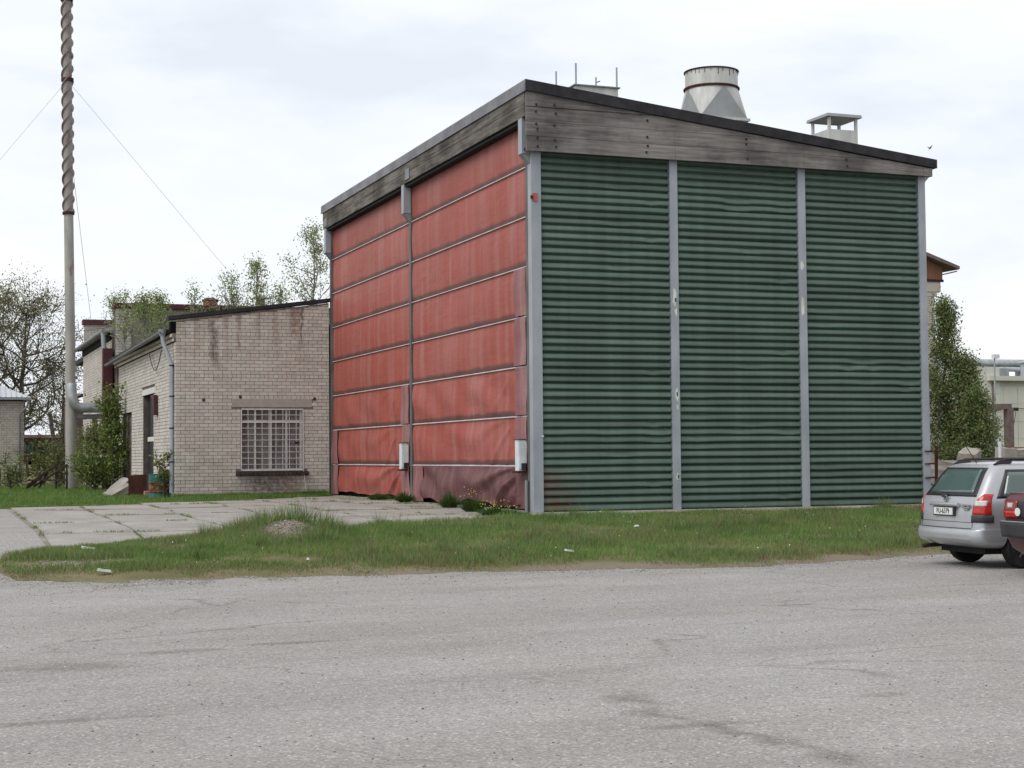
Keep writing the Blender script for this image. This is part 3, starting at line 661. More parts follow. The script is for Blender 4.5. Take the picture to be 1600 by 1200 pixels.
# posts of the red side
MB().box(-.02, .055, 8.08, 8.24, -.05, 7.7).build('post', 'post', hall)
MB().box(-.05, .055, 15.93, 16.08, -.05, 7.7).build('post', 'post', hall)
mb = MB().box(-.028, .055, .122, .26, 0, 7.0); mb.build('post', 'post', hall)
# tarpaulin panels
ZS = [.8965+.9932*k for k in range(7)]
def panel(y0, y1, z0, z1, mat, amp, seed, name='tarpaulin_panel', ragged=0, fold=None, xo=.03):
    r_ = random.Random(seed); ny, nz = (40, 12) if amp < .03 else (110, 30); P = []
    ph = [(r_.uniform(.6, 1.6), r_.uniform(2, 5), r_.uniform(0, 6.3)) for _ in range(4)]
    for i in range(nz+1):
        t = i/nz; row = []
        for j in range(ny+1):
            s = j/ny; y = y0+(y1-y0)*s
            zb = z0 + ragged*(.5+.5*math.sin(y*1.7+seed)+.25*math.sin(y*5.1))*(1 if ragged else 0)
            z = zb+(z1-zb)*t
            d = -.022*math.sin(math.pi*t)                                  # gentle belly
            for a, b, p in ph: d -= amp*.35*math.sin(y*a*2+(1-t)*b+p)*math.sin(math.pi*min(1, t*1.0+.02)) if amp >= .03 else amp*.3*math.sin(y*a+t*b*.5+p)*math.sin(math.pi*t)
            if fold:                                                     # creases hanging from the corner nearest the hall's edge
                cyy, k = fold
                dy = abs(y-cyy); ang = math.atan2((1-t)*(z1-z0)+.02, dy+.05)
                rr = math.hypot(dy, (1-t)*(z1-z0))
                d -= k*.9*max(0, math.sin(ang*13+.6*math.sin(rr*2)))**2*min(1, rr/.7)*math.exp(-rr/4.5)*(1-t**6)
            row.append((xo+d, y, z))
        P.append(row)
    mb = MB().grid(P); return mb.build(name, mat, hall, 'all')
edges = [(.262, 8.055), (8.265, 15.925)]
for b_, (y0, y1) in enumerate(edges):
    for k in range(8):
        z0 = ZS[k-1]+.03 if k else 0.02
        z1 = ZS[k]-.006 if k < 7 else 7.72
        if k == 0 and b_ == 0: panel(y0+.35, 7.28, .06, z1, 'tarp_purple', .10, 77, ragged=.10, fold=(.7, .20), xo=0)
        elif k == 0: panel(8.85, 15.35, .10, z1, 'tarp', .05, 78, ragged=.05, fold=(9.0, .12))
        elif k == 1: panel(y0+(.0 if b_ else 0), y1-(.5 if b_ else 0), z0, z1, 'tarp', .03, 79+b_, fold=(y0+.8, .05))
        elif k == 2: panel(y0, y1, z0, z1, 'tarp', .03, 85+b_, fold=(y0+.8, .022))
        else: panel(y0, y1, z0, z1, 'tarp', .012, 90+k*2+b_)
    for k in range(7):
        MB().hexa([(-.012, y0, ZS[k]-.006), (.05, y0, ZS[k]-.006), (.05, y1, ZS[k]-.006), (-.012, y1, ZS[k]-.006)], [(-.008, y0, ZS[k]+.012), (.05, y0, ZS[k]+.028), (.05, y1, ZS[k]+.028), (-.008, y1, ZS[k]+.012)]).build('batten', 'batten', hall)
# faded side flaps hanging over the panels
def flap(y0, y1, z0, z1, seed, mat='tarp_faded', sway=.0):
    r_ = random.Random(seed); P = []; nz = 30
    for i in range(nz+1):
        t = i/nz; z = z0+(z1-z0)*t; row = []
        for j in range(9):
            s = j/8; y = y0+(y1-y0)*s + sway*(1-t)**2*(s-.5)
            row.append((-.03-.014*math.sin(s*7+z*3+seed)-.010*math.sin(z*6.5+seed*2)-.012*math.sin(math.pi*s), y, z))
        P.append(row)
    for i in range(nz+1): P[i] = P[i]
    mb = MB().grid(P); mb.grid([[(p[0]+.006, p[1], p[2]) for p in row] for row in P]); return mb.build('side_flap', mat, hall, 'all')
for k in range(5): flap(.27, .93, (ZS[k-1]+.03 if k else .05), ZS[k]-.01, 20+k, 'tarp_faded' if k else 'tarp_purple')
for k in range(3): flap(8.28, 8.93, (ZS[k-1]+.03 if k else .04), ZS[k]-.01, 30+k)
for k in range(2): flap(15.32, 15.90, (ZS[k-1]+.03 if k else .06), ZS[k]-.01, 40+k, sway=.15)
flap(7.25, 7.98, .04, ZS[0]-.01, 47, 'tarp_faded', .2)
# pipe at the foot of the corner post
MB().tube([(-.075, .20, -.05), (-.075, .20, .62)], .035, 10).build('conduit', 'galv_dk', hall, True)
# rail rack at the right-hand column
mb = MB()
for z in (1.13, .86, .56): mb.tube([(9.03, -.10, z), (9.30, -.10, z+.01)], .018, 6)
mb.tube([(9.28, -.10, .5), (9.28, -.10, 1.15)], .02, 6); mb.tube([(9.33, -.02, -.1), (9.36, -.05, 1.25)], .035, 6)
mb.build('rail_bracket', 'rust', hall, True)

# roof fittings (parts of the hall)
def roofz(x): return roof_hi(x)
# open-topped hatch box with four rods
hb = MB().box(2.12, 3.14, 2.7, 3.9, roofz(2.12)-.3, 9.20).build('roof_hatch', 'ventpaint', hall)
MB().box(2.08, 3.18, 2.66, 3.94, 9.202, 9.23).build('hatch_rim', 'galv_dk', hb)
for (x, y, zt) in ((2.14, 2.72, 9.70), (3.12, 2.72, 9.68), (2.14, 3.86, 9.78), (3.12, 3.86, 9.72)):
    MB().tube([(x, y, 8.9), (x, y, zt)], .022, 6).build('rod', 'galv', hb)
MB().tube([(3.12, 3.86, 9.60), (3.22, 3.86, 9.64)], .018, 6).build('rod', 'galv', hb)
# round cowl on a square duct
cxx, cyy = 5.62, 3.0; z0 = 7.5; zq = 8.85; zr = 9.42; rr = .60
vt = MB().box(cxx-.60, cxx+.60, cyy-.60, cyy+.60, z0, 8.62).build('vent_cowl', 'ventpaint', hall)
MB().box(cxx-.64, cxx+.64, cyy-.64, cyy+.64, 8.622, 8.68).build('duct_flange', 'ventpaint', vt)
mb = MB(); hq = .59; CQ = [(cxx-hq, cyy-hq, 8.68), (cxx+hq, cyy-hq, 8.68), (cxx+hq, cyy+hq, 8.68), (cxx-hq, cyy+hq, 8.68)]
def cp_(dg): return (cxx+rr*math.cos(R(dg)), cyy+rr*math.sin(R(dg)), zr)
for k in range(4):
    MB().add([CQ[k], CQ[(k+1) % 4], cp_(270+90*k)]+[(p[0]*.98+cxx*.02, p[1]*.98+cyy*.02, p[2]-.01) for p in (CQ[k], CQ[(k+1) % 4], cp_(270+90*k))], [(0, 1, 2), (5, 4, 3), (0, 3, 4, 1), (1, 4, 5, 2), (2, 5, 3, 0)]).build('skirt_facet', 'ventgrey', vt)
    fan = [CQ[k]]+[cp_(180+90*k+d) for d in range(0, 91, 10)]
    fan2 = [(p[0]*.98+cxx*.02, p[1]*.98+cyy*.02, p[2]-.01) for p in fan]; n = len(fan)
    MB().add(fan+fan2, [(0, i, i+1) for i in range(1, n-1)]+[(n, n+i+1, n+i) for i in range(1, n-1)]).build('skirt_gusset', 'ventpaint', vt, 30)
mb = MB().lathe([(rr+.035, 9.40), (rr+.045, 9.43), (rr+.035, 9.45)], (cxx, cyy, 0), 40); mb.build('rust_ring', 'rust', vt)
mb = MB().lathe([(rr, 9.45), (rr, 9.82), (rr-.03, 9.82), (rr-.03, 9.5)], (cxx, cyy, 0), 40); mb.build('cowl_barrel', 'ventpaint', vt, True)
mb = MB().lathe([(rr-.02, 9.80), (rr+.025, 9.805), (rr+.03, 9.83), (rr-.02, 9.835)], (cxx, cyy, 0), 40); mb.build('rust_ring', 'rust', vt)
for k in range(14):
    a = R(180+k*13+random.uniform(-4, 4)); h = random.uniform(.05, .16); x, y = cxx+(rr+.004)*math.cos(a), cyy+(rr+.004)*math.sin(a)
    MB().bar((x, y, 9.80-h), (x, y, 9.80), .014, .006).build('rust_run', 'rust_bright', vt)
# canopied vent
sx, sy = 8.85, 3.0
sv = MB().box(sx-.39, sx+.39, sy-.39, sy+.39, 7.2, 8.64).build('canopy_vent', 'ventpaint', hall)
MB().box(sx-.42, sx+.42, sy-.42, sy+.42, 8.15, 8.18).build('vent_flange', 'galv_dk', sv)
for ax in (-.36, .36):
    for ay in (-.36, .36): MB().box(sx+ax-.03, sx+ax+.03, sy+ay-.03, sy+ay+.03, 8.64, 8.93).build('canopy_leg', 'ventpaint', sv)
MB().hexa([(sx-.47, sy-.47, 8.93), (sx+.47, sy-.47, 8.93), (sx+.47, sy+.47, 8.93), (sx-.47, sy+.47, 8.93)], [(sx-.455, sy-.455, 9.0), (sx+.455, sy-.455, 9.0), (sx+.455, sy+.455, 9.0), (sx-.455, sy+.455, 9.0)]).build('canopy_roof', 'ventgrey', sv)

# control boxes on the posts
def control_box(y, x, zz, h, lab):
    e_ = empty('control_box', (x, y, zz)); tag(e_, lab, 'control box', 'control boxes on the red side')
    MB().box(-.15, 0, 0, .20, .05, h).build('cabinet', 'enamel', e_)
    MB().box(-.012+.0, .016, -.016, .0, .2, h-.03).build('edge_trim', 'white_paint', e_)
    MB().box(-.14, -.012, -.014, 0, .08, h-.03).build('door', 'enamel', e_)
    MB().box(-.19, .02, -.03, .26, .0, .045).build('shelf', 'rust', e_)
    MB().box(-.17, .01, -.02, .24, h+.004, h+.016).build('lid', 'rust', e_)
    MB().box(-.10, -.02, -.06, -.016, .06, .2).build('switch', 'ink', e_)
control_box(.30, -.05, .76, .66, 'pale grey control box on a rusty shelf beside the corner column')
control_box(8.35, -.05, .76, .68, 'narrow pale control box on the post between the two red curtains')

# ------------------------------------------------------------------ brickwork
BR = {}
def brick_cells(u0, u1, z0, ztop, holes=(), seed=0, ph=0):
    """full and cut bricks of a running bond as (u0,u1,z0,z1)"""
    r_ = random.Random(seed); out = []; row = 0; z = z0
    zmax = max(ztop(u0), ztop(u1), ztop((u0+u1)/2))
    while z < zmax:
        hd = row % 6 == 5; bl = .12 if hd else .25; u = u0 - ((.13 if row % 2 else 0)+ph) % .262
        while u < u1:
            a, b = max(u, u0), min(u+bl, u1)
            if b-a > .03:
                za, zb = z, z+.088
                zt = min(ztop(a), ztop(b))
                zb2 = min(zb, zt)
                if zb2-za > .025:
                    segs = [(a, b)]
                    for (h0, h1, g0, g1) in holes:
                        if zb2 > g0+.001 and za < g1-.001:
                            ns = []
                            for (p, q) in segs:
                                if q <= h0 or p >= h1: ns.append((p, q))
                                else:
                                    if h0-p > .03: ns.append((p, h0))
                                    if q-h1 > .03: ns.append((h1, q))
                            segs = ns
                    for (p, q) in segs: out.append((p, q, za, zb2))
            u += bl+.012
        z += .1; row += 1
    return out
def brick_mesh(name, cells, axis, plane, out, mat, parent, seed=0, depth=.018):
    """axis 'x': wall along X at Y=plane, 'y': wall along Y at X=plane; out = outward sign"""
    g = np.random.default_rng(seed); n = len(cells); c = np.array(cells); V = np.zeros((n, 5, 4, 3)); d = plane+out*(depth+g.uniform(-.004, .004, n)); p = np.full(n, plane-.0)
    def P(u, w_, z): return np.stack([u, w_, z], -1) if axis == 'x' else np.stack([w_, u, z], -1)
    a, b, z0, z1 = c.T
    q = [P(a, d, z0), P(b, d, z0), P(b, d, z1), P(a, d, z1)]; k = [P(a, p, z0), P(b, p, z0), P(b, p, z1), P(a, p, z1)]
    for fi, f in enumerate([(q[0], q[1], q[2], q[3]), (k[0], k[1], q[1], q[0]), (q[3], q[2], k[2], k[3]), (k[0], q[0], q[3], k[3]), (q[1], k[1], k[2], q[2])]):
        for vi in range(4): V[:, fi, vi] = f[vi]
    flip = (out > 0) == (axis == 'x')
    if flip: V = V[:, :, ::-1]
    t = g.uniform(.86, 1.06, (n, 1))*np.where(g.uniform(0, 1, (n, 1)) < .12, [[1.0, .95, .92]], [[1, 1, 1]])
    o = np_mesh(name, V.reshape(-1, 3), 4, np.repeat(t, 5, axis=0), mat, parent); o['kind'] = 'stuff'; return o
def wall_cells(u0, u1, z0, ztop, holes):
    """split a wall with openings into butted boxes"""
    us = sorted(set([u0, u1]+[h for hh in holes for h in hh[:2]])); out = []
    for a, b in zip(us[:-1], us[1:]):
        hs = sorted([(h[2], h[3]) for h in holes if h[0] <= a+1e-6 and h[1] >= b-1e-6]); z = z0
        for (g0, g1) in hs: out.append((a, b, z, z, g0, g0)) if g0 > z else None; z = g1
        out.append((a, b, z, z, ztop(a), ztop(b)))
    return out
def wall_solid(name, cells, axis, p0, p1, mat, parent):
    mb = MB()
    for (a, b, za, zb, ta, tb) in cells:
        if axis == 'x': mb.hexa([(a, p0, za), (b, p0, zb), (b, p1, zb), (a, p1, za)], [(a, p0, ta), (b, p0, tb), (b, p1, tb), (a, p1, ta)])
        else: mb.hexa([(p0, a, za), (p0, b, zb), (p1, b, zb), (p1, a, za)], [(p0, a, ta), (p0, b, tb), (p1, b, tb), (p1, a, ta)])
    return mb.build(name, mat, parent)

# ------------------------------------------------------------------ front annex (A)
AX0, AX1, AY = -4.5, -.10, 16.02
annex = empty('brick_annex', (0, 0, 0)); tag(annex, 'low pale brick building with barred window joined to the red side of the hall', 'building')
def topA(x): return 4.98+(x+4.5)*(5.60-4.98)/4.4
WH = (-2.69, -.88, .74, 2.56); LT = (-2.93, -.61, 2.56, 2.80); SI = (-2.82, -.74, .61, .74)
fw_ = wall_solid('front_wall', wall_cells(AX0, AX1, -.4, topA, [WH]), 'x', AY, AY+.30, 'mortar', annex)
cells = brick_cells(AX0, AX1, -.1, lambda x: topA(x)-.03, [WH, LT, SI], 5)
full = [c for c in cells if c[1]-c[0] > .249 and c[3]-c[2] > .087 and c[2] > .05]
random.Random(4).shuffle(full); full.sort(key=lambda c: abs(c[2]-1.75)); sel = set(full[:300])
rest = [c for c in cells if c not in sel]
brick_mesh('distant_bricks', rest, 'x', AY, -1, 'brick', fw_, 5)
BV = []
for k in range(10):
    mb = MB().box(0, .25, -.016-.003*(k % 3-1), 0, 0, .088); me = mb.mesh('brick'); t = .86+.20*((k*7) % 10)/10
    const_col(me, (t, t*(.95 if k % 5 == 0 else 1), t*(.92 if k % 5 == 0 else 1))); me.materials.append(M['brick']); BV.append(me)
for c in full[:300]:
    o = link('brick', random.choice(BV), None, fw_); o.location = (c[0], AY, c[2])
# side wall
DH = (20.32, 22.75, .0, 3.12); DH2 = (25.55, 28.0, .0, 2.7)
sw = wall_solid('side_wall', wall_cells(AY+.302, 30.0, -.4, lambda y: 4.62, [DH, DH2]), 'y', AX0, AX0+.30, 'mortar_pale', annex)
cs = brick_cells(AY, 30.0, -.1, lambda y: 4.40, [DH, (DH[0]-.25, DH[1]+.25, 3.12, 3.32), DH2], 9)
brick_mesh('distant_bricks', cs, 'y', AX0, -1, 'brick2', sw, 9)
# corbelled courses under the eave
MB().box(AX0-.06, AX0-.001, AY+.0, 30, 4.41, 4.50).build('corbel', 'mortar_pale', annex); MB().box(AX0-.11, AX0-.001, AY+.0, 30, 4.505, 4.64).build('corbel', 'mortar', annex)
brick_mesh('distant_bricks', brick_cells(AY, 30, 4.415, lambda y: 4.505, [], 3), 'y', AX0-.06, -1, 'brick2', sw, 12)
brick_mesh('distant_bricks', brick_cells(AY, 30, 4.535, lambda y: 4.63, [], 4), 'y', AX0-.11, -1, 'brick2', sw, 13)
# stepped quoin under the parapet corner
MB().box(AX0-.16, AX0-.001, AY-.016, AY+.28, 4.645, 4.96).build('parapet_corner', 'brick2', annex)
const_col(annex.children[-1].data, (.95, .93, .9))
# roof with black front edge
MB().hexa([(AX0-.22, AY-.07, 5.0), (AX1+.03, AY-.07, 5.63), (AX1+.03, AY+.31, 5.63), (AX0-.22, AY+.31, 5.0)], [(AX0-.22, AY-.07, 5.11), (AX1+.03, AY-.07, 5.74), (AX1+.03, AY+.31, 5.74), (AX0-.22, AY+.31, 5.11)]).build('parapet_cap', 'bitumen', annex)
MB().hexa([(AX0-.30, AY+.31, 4.66), (6, AY+.31, 5.2), (6, 30, 5.2), (AX0-.30, 30, 4.66)], [(AX0-.30, AY+.31, 4.76), (6, AY+.31, 5.3), (6, 30, 5.3), (AX0-.30, 30, 4.72)]).build('roof', 'bitumen', annex)
# gutter and downpipe
gp = [[(AX0-.30+.075*math.cos(a)-.06, y, 4.70-(y-16.3)*.012+.075*math.sin(a)) for a in [math.pi+math.pi*k/8 for k in range(9)]] for y in np.linspace(16.25, 30.1, 12)]
mb = MB().grid(gp); mb.grid([[(p[0]*1+(.008 if i else .008), p[1], p[2]+.008) for i, p in enumerate(row)] for row in gp]); gut = mb.build('gutter', 'galv_dk', annex, 'all')
dp = MB().tube([(AX0-.33, AY+.35, 4.62), (AX0-.31, AY+.33, 4.40), (AX0-.09, AY+.22, 3.75), (AX0-.085, AY+.21, 2.2), (AX0-.085, AY+.20, .15)], .062, 12).build('downpipe', 'galv', annex, True)
mb = MB().tube([(AX0-.33, AY+.35, 4.58), (AX0-.33, AY+.35, 4.76)], [.075, .12], 12); mb.build('hopper', 'galv', dp)
for z in (3.72, 2.85, 1.95, 1.0): MB().tube([(AX0-.085, AY+.21, z), (AX0-.085, AY+.21, z+.035)], .075, 12).build('pipe_clamp', 'iron', dp)
# front window: lintel, frame, grille, sill
lt = MB().box(LT[0], LT[1], AY-.020, AY-.001, LT[2], LT[3]).build('lintel', 'lintel', annex)
wn = empty('window', (0, 0, 0)); wn.parent = annex
MB().box(WH[0], WH[1], AY+.16, AY+.20, WH[2], WH[3]).build('pane', 'curtain', wn)
mb = MB()
for x0, x1 in ((WH[0], WH[0]+.06), (WH[1]-.06, WH[1])): mb.box(x0, x1, AY+.10, AY+.158, WH[2], WH[3])
for z0, z1 in ((WH[2], WH[2]+.06), (2.12, 2.19), (WH[3]-.07, WH[3])): mb.box(WH[0]+.061, WH[1]-.061, AY+.10, AY+.158, z0, z1)
for x in (-2.24, -1.785, -1.33): mb.box(x-.028, x+.028, AY+.10, AY+.158, WH[2]+.061, 2.119); mb.box(x-.028, x+.028, AY+.10, AY+.158, 2.191, WH[3]-.071)
mb.build('frame', 'white_paint', wn)
for i, x in enumerate((-2.24, -1.785, -1.33)):
    pass
gl = MB(); 
for a, b in ((WH[0]+.06, -2.268), (-2.212, -1.813), (-1.757, -1.358), (-1.302, WH[1]-.06)):
    for z0, z1 in ((WH[2]+.06, 2.12), (2.19, WH[3]-.07)): MB().box(a+.002, b-.002, AY+.135, AY+.139, z0+.002, z1-.002).build('glass_pane', 'glass', wn)
GA, GB, GZ0, GZ1 = WH[0]+.03, WH[1]+.01, .76, 2.50
mb = MB()
for z in (GZ0, 2.13, GZ1): mb.box(GA, GB, AY-.035, AY-.02, z-.016, z+.016)
for x in (GA, GB): mb.box(x-.014, x+.014, AY-.036, AY-.021, GZ0+.017, GZ1-.017)
gr = mb.build('grille', 'white_paint', wn)
for k in range(1, 9):
    x = GA+(GB-GA)*k/9; o = MB().tube([(x, AY-.024, GZ0), (x+random.uniform(-.01, .01), AY-.024, 2.49)], .0085, 6).build('grille_bar', 'white_paint', wn)
for k in list(range(1, 8)):
    z = GZ0+(2.13-GZ0)*k/8+(.0 if k < 7 else .0); MB().tube([(GA, AY-.034, z), (GB, AY-.034, z+random.uniform(-.012, .012))], .0085, 6).build('grille_bar', 'white_paint', wn)
MB().tube([(GA, AY-.034, 2.34), (GB, AY-.034, 2.335)], .0085, 6).build('grille_bar', 'white_paint', wn)
mb = MB(); rr_ = random.Random(8); x = SI[0]
while x < SI[1]-.05:
    wd = rr_.uniform(.10, .13); mb.hexa([(x, AY-.09-rr_.uniform(0, .03), .615+rr_.uniform(0, .015)), (x+wd, AY-.09-rr_.uniform(0, .03), .615), (x+wd, AY-.001, .615), (x, AY-.001, .615)], [(x, AY-.08, .70+rr_.uniform(0, .02)), (x+wd, AY-.08, .70+rr_.uniform(0, .02)), (x+wd, AY-.001, .735), (x, AY-.001, .735)]); x += wd+.012
mb.build('sill', 'iron', wn)
MB().bar((-.86, AY-.06, .74), (-.79, AY-.10, .05), .035, .012).build('loose_strip', 'white_paint', wn)
bx = MB().box(-1.13, -.98, AY-.05, AY-.037, 1.50, 1.57).build('padlock', 'rust', wn)
for x, z in ((-3.73, 2.76), (-2.69, 2.85), (-.53, 2.80)): MB().box(x-.04, x+.04, AY-.03, AY-.001, z-.04, z+.045).build('wall_vent', 'maroon', annex)
# side door with glazed upper leaf, lamp bracket, cable
dr = MB().box(AX0+.16, AX0+.22, DH[0]+.02, DH[1]-.02, .0, 3.10).build('side_door', 'glassframe', annex)
for a, b, z0, z1 in ((DH[0]+.08, DH[0]+.42, .9, 2.95), (DH[0]+.5, DH[0]+1.55, 1.85, 2.95), (DH[0]+.5, DH[0]+1.0, .6, 1.62)): MB().box(AX0+.150, AX0+.159, a, b, z0, z1).build('door_panel', 'render' if z0 < .8 else 'glass_dark', dr)
MB().box(AX0+.13, AX0+.158, DH[0]+.02, DH[1]-.02, 1.66, 1.80).build('door_rail', 'chalk', dr)
MB().box(AX0+.13, AX0+.158, DH[0]+.42, DH[0]+.52, .0, 1.655).build('door_stile', 'teal', dr)
MB().box(AX0-.02, AX0-.001, DH[0]-.22, DH[1]+.22, 3.125, 3.31).build('lintel', 'white_paint', annex)
d2 = MB().box(AX0+.10, AX0+.16, DH2[0]+.02, DH2[1]-.02, 0, 2.68).build('side_door', 'steelbrown', annex)
lb = MB().box(AX0-.03, AX0-.02+.0, 19.35, 19.62, 2.42, 3.0).build('lamp_bracket', 'maroon', annex)
MB().box(AX0-.15, AX0-.032, 19.35, 19.62, 2.42, 3.02).build('lamp_case', 'maroon', lb); MB().box(AX0-.14, AX0-.02, 19.63, 20.1, 2.96, 3.04).build('lamp_arm', 'maroon', lb)
cp = [(AX0-.13, 17.9+2.6*t, 4.28-.55*math.sin(math.pi*t)+.05*t) for t in np.linspace(0, 1, 14)]
MB().tube(cp, .014, 5).build('slack_cable', 'wirered', annex)
MB().tube([(AX0-.06, 29.3, 4.5), (AX0-.06, 29.3, 0)], .05, 8).build('conduit', 'steelbrown', annex)
MB().box(AX0-.012, AX0-.001-.0, 29.05, 29.25, 1.0, 4.3).build('rust_stain_strip', 'rust_bright', annex)

# ------------------------------------------------------------------ parapet block (B) and rear wing (C), far parapet (D)
bB = empty('parapet_block', (0, 0, 0)); tag(bB, 'taller grey rendered block with dark red coping rising behind the low annex', 'building')
MB().box(-3.98, 7.0, 30.02, 30.4, -.3, 6.62).build('rendered_wall', 'render', bB)
pr = MB().box(-4.54, -3.985, 29.99+.012, 30.4, -.3, 6.62).build('brick_pier', 'mortar_pale', bB)
brick_mesh('distant_bricks', brick_cells(-4.54, -3.985, 4.6, lambda x: 6.62, [], 2), 'x', 30.002, -1, 'brick2', pr, 21)
MB().box(-4.62, 7.05, 29.9, 30.5, 6.625, 6.80).build('coping', 'maroon', bB)
MB().box(-4.5, 7.0, 30.42, 46, 5.4, 5.6).build('roof', 'bitumen', bB)
for x, zt, kk in ((-.9, 7.05, 0), (1.02, 7.2, 1)):
    v = MB().lathe([(.26 if not kk else .17, 6.2), (.26 if not kk else .17, zt-.08), (.30 if not kk else .18, zt)], (x, 31.2, 0), 16).build('roof_ventilator', 'redbox' if not kk else 'steelbrown', bB, True)
    MB().lathe([(.32, zt+.01), (.32, zt+.05), (.16, zt+.14)], (x, 31.2, 0), 16).build('ventilator_cap', 'rust' if not kk else 'concrete', v, True)
wing = empty('rear_wing', (0, 0, 0)); tag(wing, 'far pale brick wing with gutter behind the tall pipe chimney', 'building')
CXW = -4.6
W1 = (35.3, 37.4, .9, 2.86); W2 = (31.2, 32.4, .5, 2.88)
cw = wall_solid('side_wall', wall_cells(30.6, 41.0, -.4, lambda y: 5.75, [W1, W2]), 'y', CXW, CXW+.3, 'mortar_pale', wing)
brick_mesh('distant_bricks', brick_cells(30.6, 41.0, -.1, lambda y: 5.5, [W1, W2], 31), 'y', CXW, -1, 'brick2', cw, 31)
MB().box(CXW-.07, CXW-.001, 30.6, 41, 5.505, 5.75).build('corbel', 'brick3', wing); const_col(wing.children[-1].data, (1, 1, 1))
MB().hexa([(CXW-.22, 30.55, 5.76), (1, 30.55, 6.0), (1, 41.5, 6.0), (CXW-.22, 41.5, 5.76)], [(CXW-.22, 30.55, 5.84), (1, 30.55, 6.08), (1, 41.5, 6.08), (CXW-.22, 41.5, 5.84)]).build('roof', 'galv_dk', wing)
MB().tube([(CXW-.30, 30.6, 5.82), (CXW-.30, 42.4, 5.80)], .085, 10).build('gutter', 'galv_dk', wing, True)
MB().tube([(CXW-.30, 30.75, 5.80), (CXW-.28, 30.75, 5.3), (CXW-.2, 30.75, 5.0)], .09, 10).build('downpipe', 'galv', wing, True)
MB().box(CXW-.36, CXW-.02, 30.2, 30.55, 0, 5.15).build('vertical_duct', 'maroon', wing)
for (a, b, z0, z1) in (W1, W2):
    wp = MB().box(CXW+.12, CXW+.16, a, b, z0, z1).build('window', 'steelbrown', wing); MB().box(CXW+.10, CXW+.118, a+.25, b-.25, z0+.2, z1-.2).build('pane', 'glass_dark', wp)
    MB().box(CXW-.02, CXW-.001, a-.2, b+.2, z1+.002, z1+.22).build('lintel', 'white_paint', wing)
bD = empty('far_parapet', (0, 0, 0)); tag(bD, 'narrow brick parapet with dark red coping beyond the rear wing gutter', 'building')
pd = MB().box(-4.35, -3.0, 43.0, 43.4, 0, 7.05).build('wall', 'mortar_pale', bD); brick_mesh('distant_bricks', brick_cells(-4.35, -3.0, 5.0, lambda x: 7.05, [], 6), 'x', 43.0, -1, 'brick3', pd, 41)
MB().box(-4.45, -2.9, 42.9, 43.5, 7.055, 7.28).build('coping', 'maroon', bD); MB().box(-2.88, 3, 43.1, 43.4, 5, 7.0).build('wall', 'render', bD); MB().box(-2.88, 3, 43.0, 43.5, 7.005, 7.2).build('coping', 'maroon', bD)
MB().hexa([(-5.3, 41.2, 3.6), (-4.0, 41.2, 4.0), (-4.0, 44, 4.0), (-5.3, 44, 3.6)], [(-5.3, 41.2, 3.7), (-4.0, 41.2, 4.1), (-4.0, 44, 4.1), (-5.3, 44, 3.7)]).build('lean_to_roof', 'rust', bD); MB().box(-5.15, -4.4, 41.5, 43.9, 0, 3.55).build('lean_to_wall', 'steelbrown', bD)

# ------------------------------------------------------------------ chimney pipe
ch = empty('pipe_chimney', (-5.83, 33.0, 0)); tag(ch, 'very tall thin pipe chimney with spiral strakes beside the rear wing', 'chimney')
rC = .175
MB().tube([(0, 0, -.1), (-.03, 0, 5), (-.12, 0, 10.45)], [.195, .185, .175], 20).build('lower_shaft', 'plaster_pale', ch, True)
top = 20.5
def axis_at(z): return Vector((-.012*z, 0, z))
MB().tube([axis_at(10.46), axis_at(top)], [rC*1.02, rC*.92], 20).build('upper_shaft', 'strake', ch, True)
MB().tube([axis_at(10.40), axis_at(10.50)], [.225, .225], 20).build('flange', 'rust', ch)
for s in range(3):
    P = []
    nst = 420
    for i in range(nst+1):
        z = 10.52+(top-10.52)*i/nst; a = (z-10.52)/1.5*2*math.pi + s*2*math.pi/3; c = axis_at(z); d = Vector((math.cos(a), math.sin(a), 0))
        P.append([tuple(c+d*(rC*.9)), tuple(c+d*(rC+.060)+Vector((0, 0, .012))), tuple(c+d*(rC+.060)-Vector((0, 0, .03))), tuple(c+d*(rC*.9)-Vector((0, 0, .03)))])
    MB().grid(P).build('spiral_strake', 'strake', ch, 50)
for z in (15.5, 18.6): MB().tube([axis_at(z), axis_at(z+.12)], [.235, .235], 16).build('guy_collar', 'rust', ch)
dk = MB().tube([(.0, -.05, 3.95), (.02, -.17, 3.5), (.10, -.18, 3.2), (.3, -.17, 3.06), (1.22, -.1, 3.06)], .19, 16).build('duct_elbow', 'tin', ch, True)
MB().tube([(1.08, -.1, 3.06), (1.16, -.1, 3.06)], .235, 16).build('duct_collar', 'galv_dk', dk)
MB().tube([(.15, .05, 2.72), (1.2, .1, 2.74)], .10, 10).build('lower_pipe', 'galv_dk', ch, True)
def wire_obj(name, p, q, r, lab, sag=0, mat='wire'):
    p, q = Vector(p), Vector(q); pts = [p.lerp(q, t)-Vector((0, 0, sag*4*t*(1-t))) for t in np.linspace(0, 1, 12)]
    o = MB().tube(pts, r, 4).build(name, mat); tag(o, lab, 'wire', 'guy wires and cables'); return o
c = Vector((-5.83, 33, 0))+axis_at(15.55)
wire_obj('guy_wire', c, (2.2, 33.5, 6.2), .007, 'guy wire running from the chimney down to the right-hand roof')
wire_obj('guy_wire', c, (-15, 31, 3.5), .007, 'guy wire running from the chimney out to the left')
wire_obj('guy_wire', c-Vector((0, 0, 3.3))+Vector((.2, 0, 0)), (-4.4, 40, 7.0), .009, 'steep guy wire dropping just right of the chimney')
wire_obj('cable', (-12, 60, 8.0), (-3.9, 34, 6.3), .010, 'slack cable from the left trees past the chimney to the parapet', .4, 'wirered')

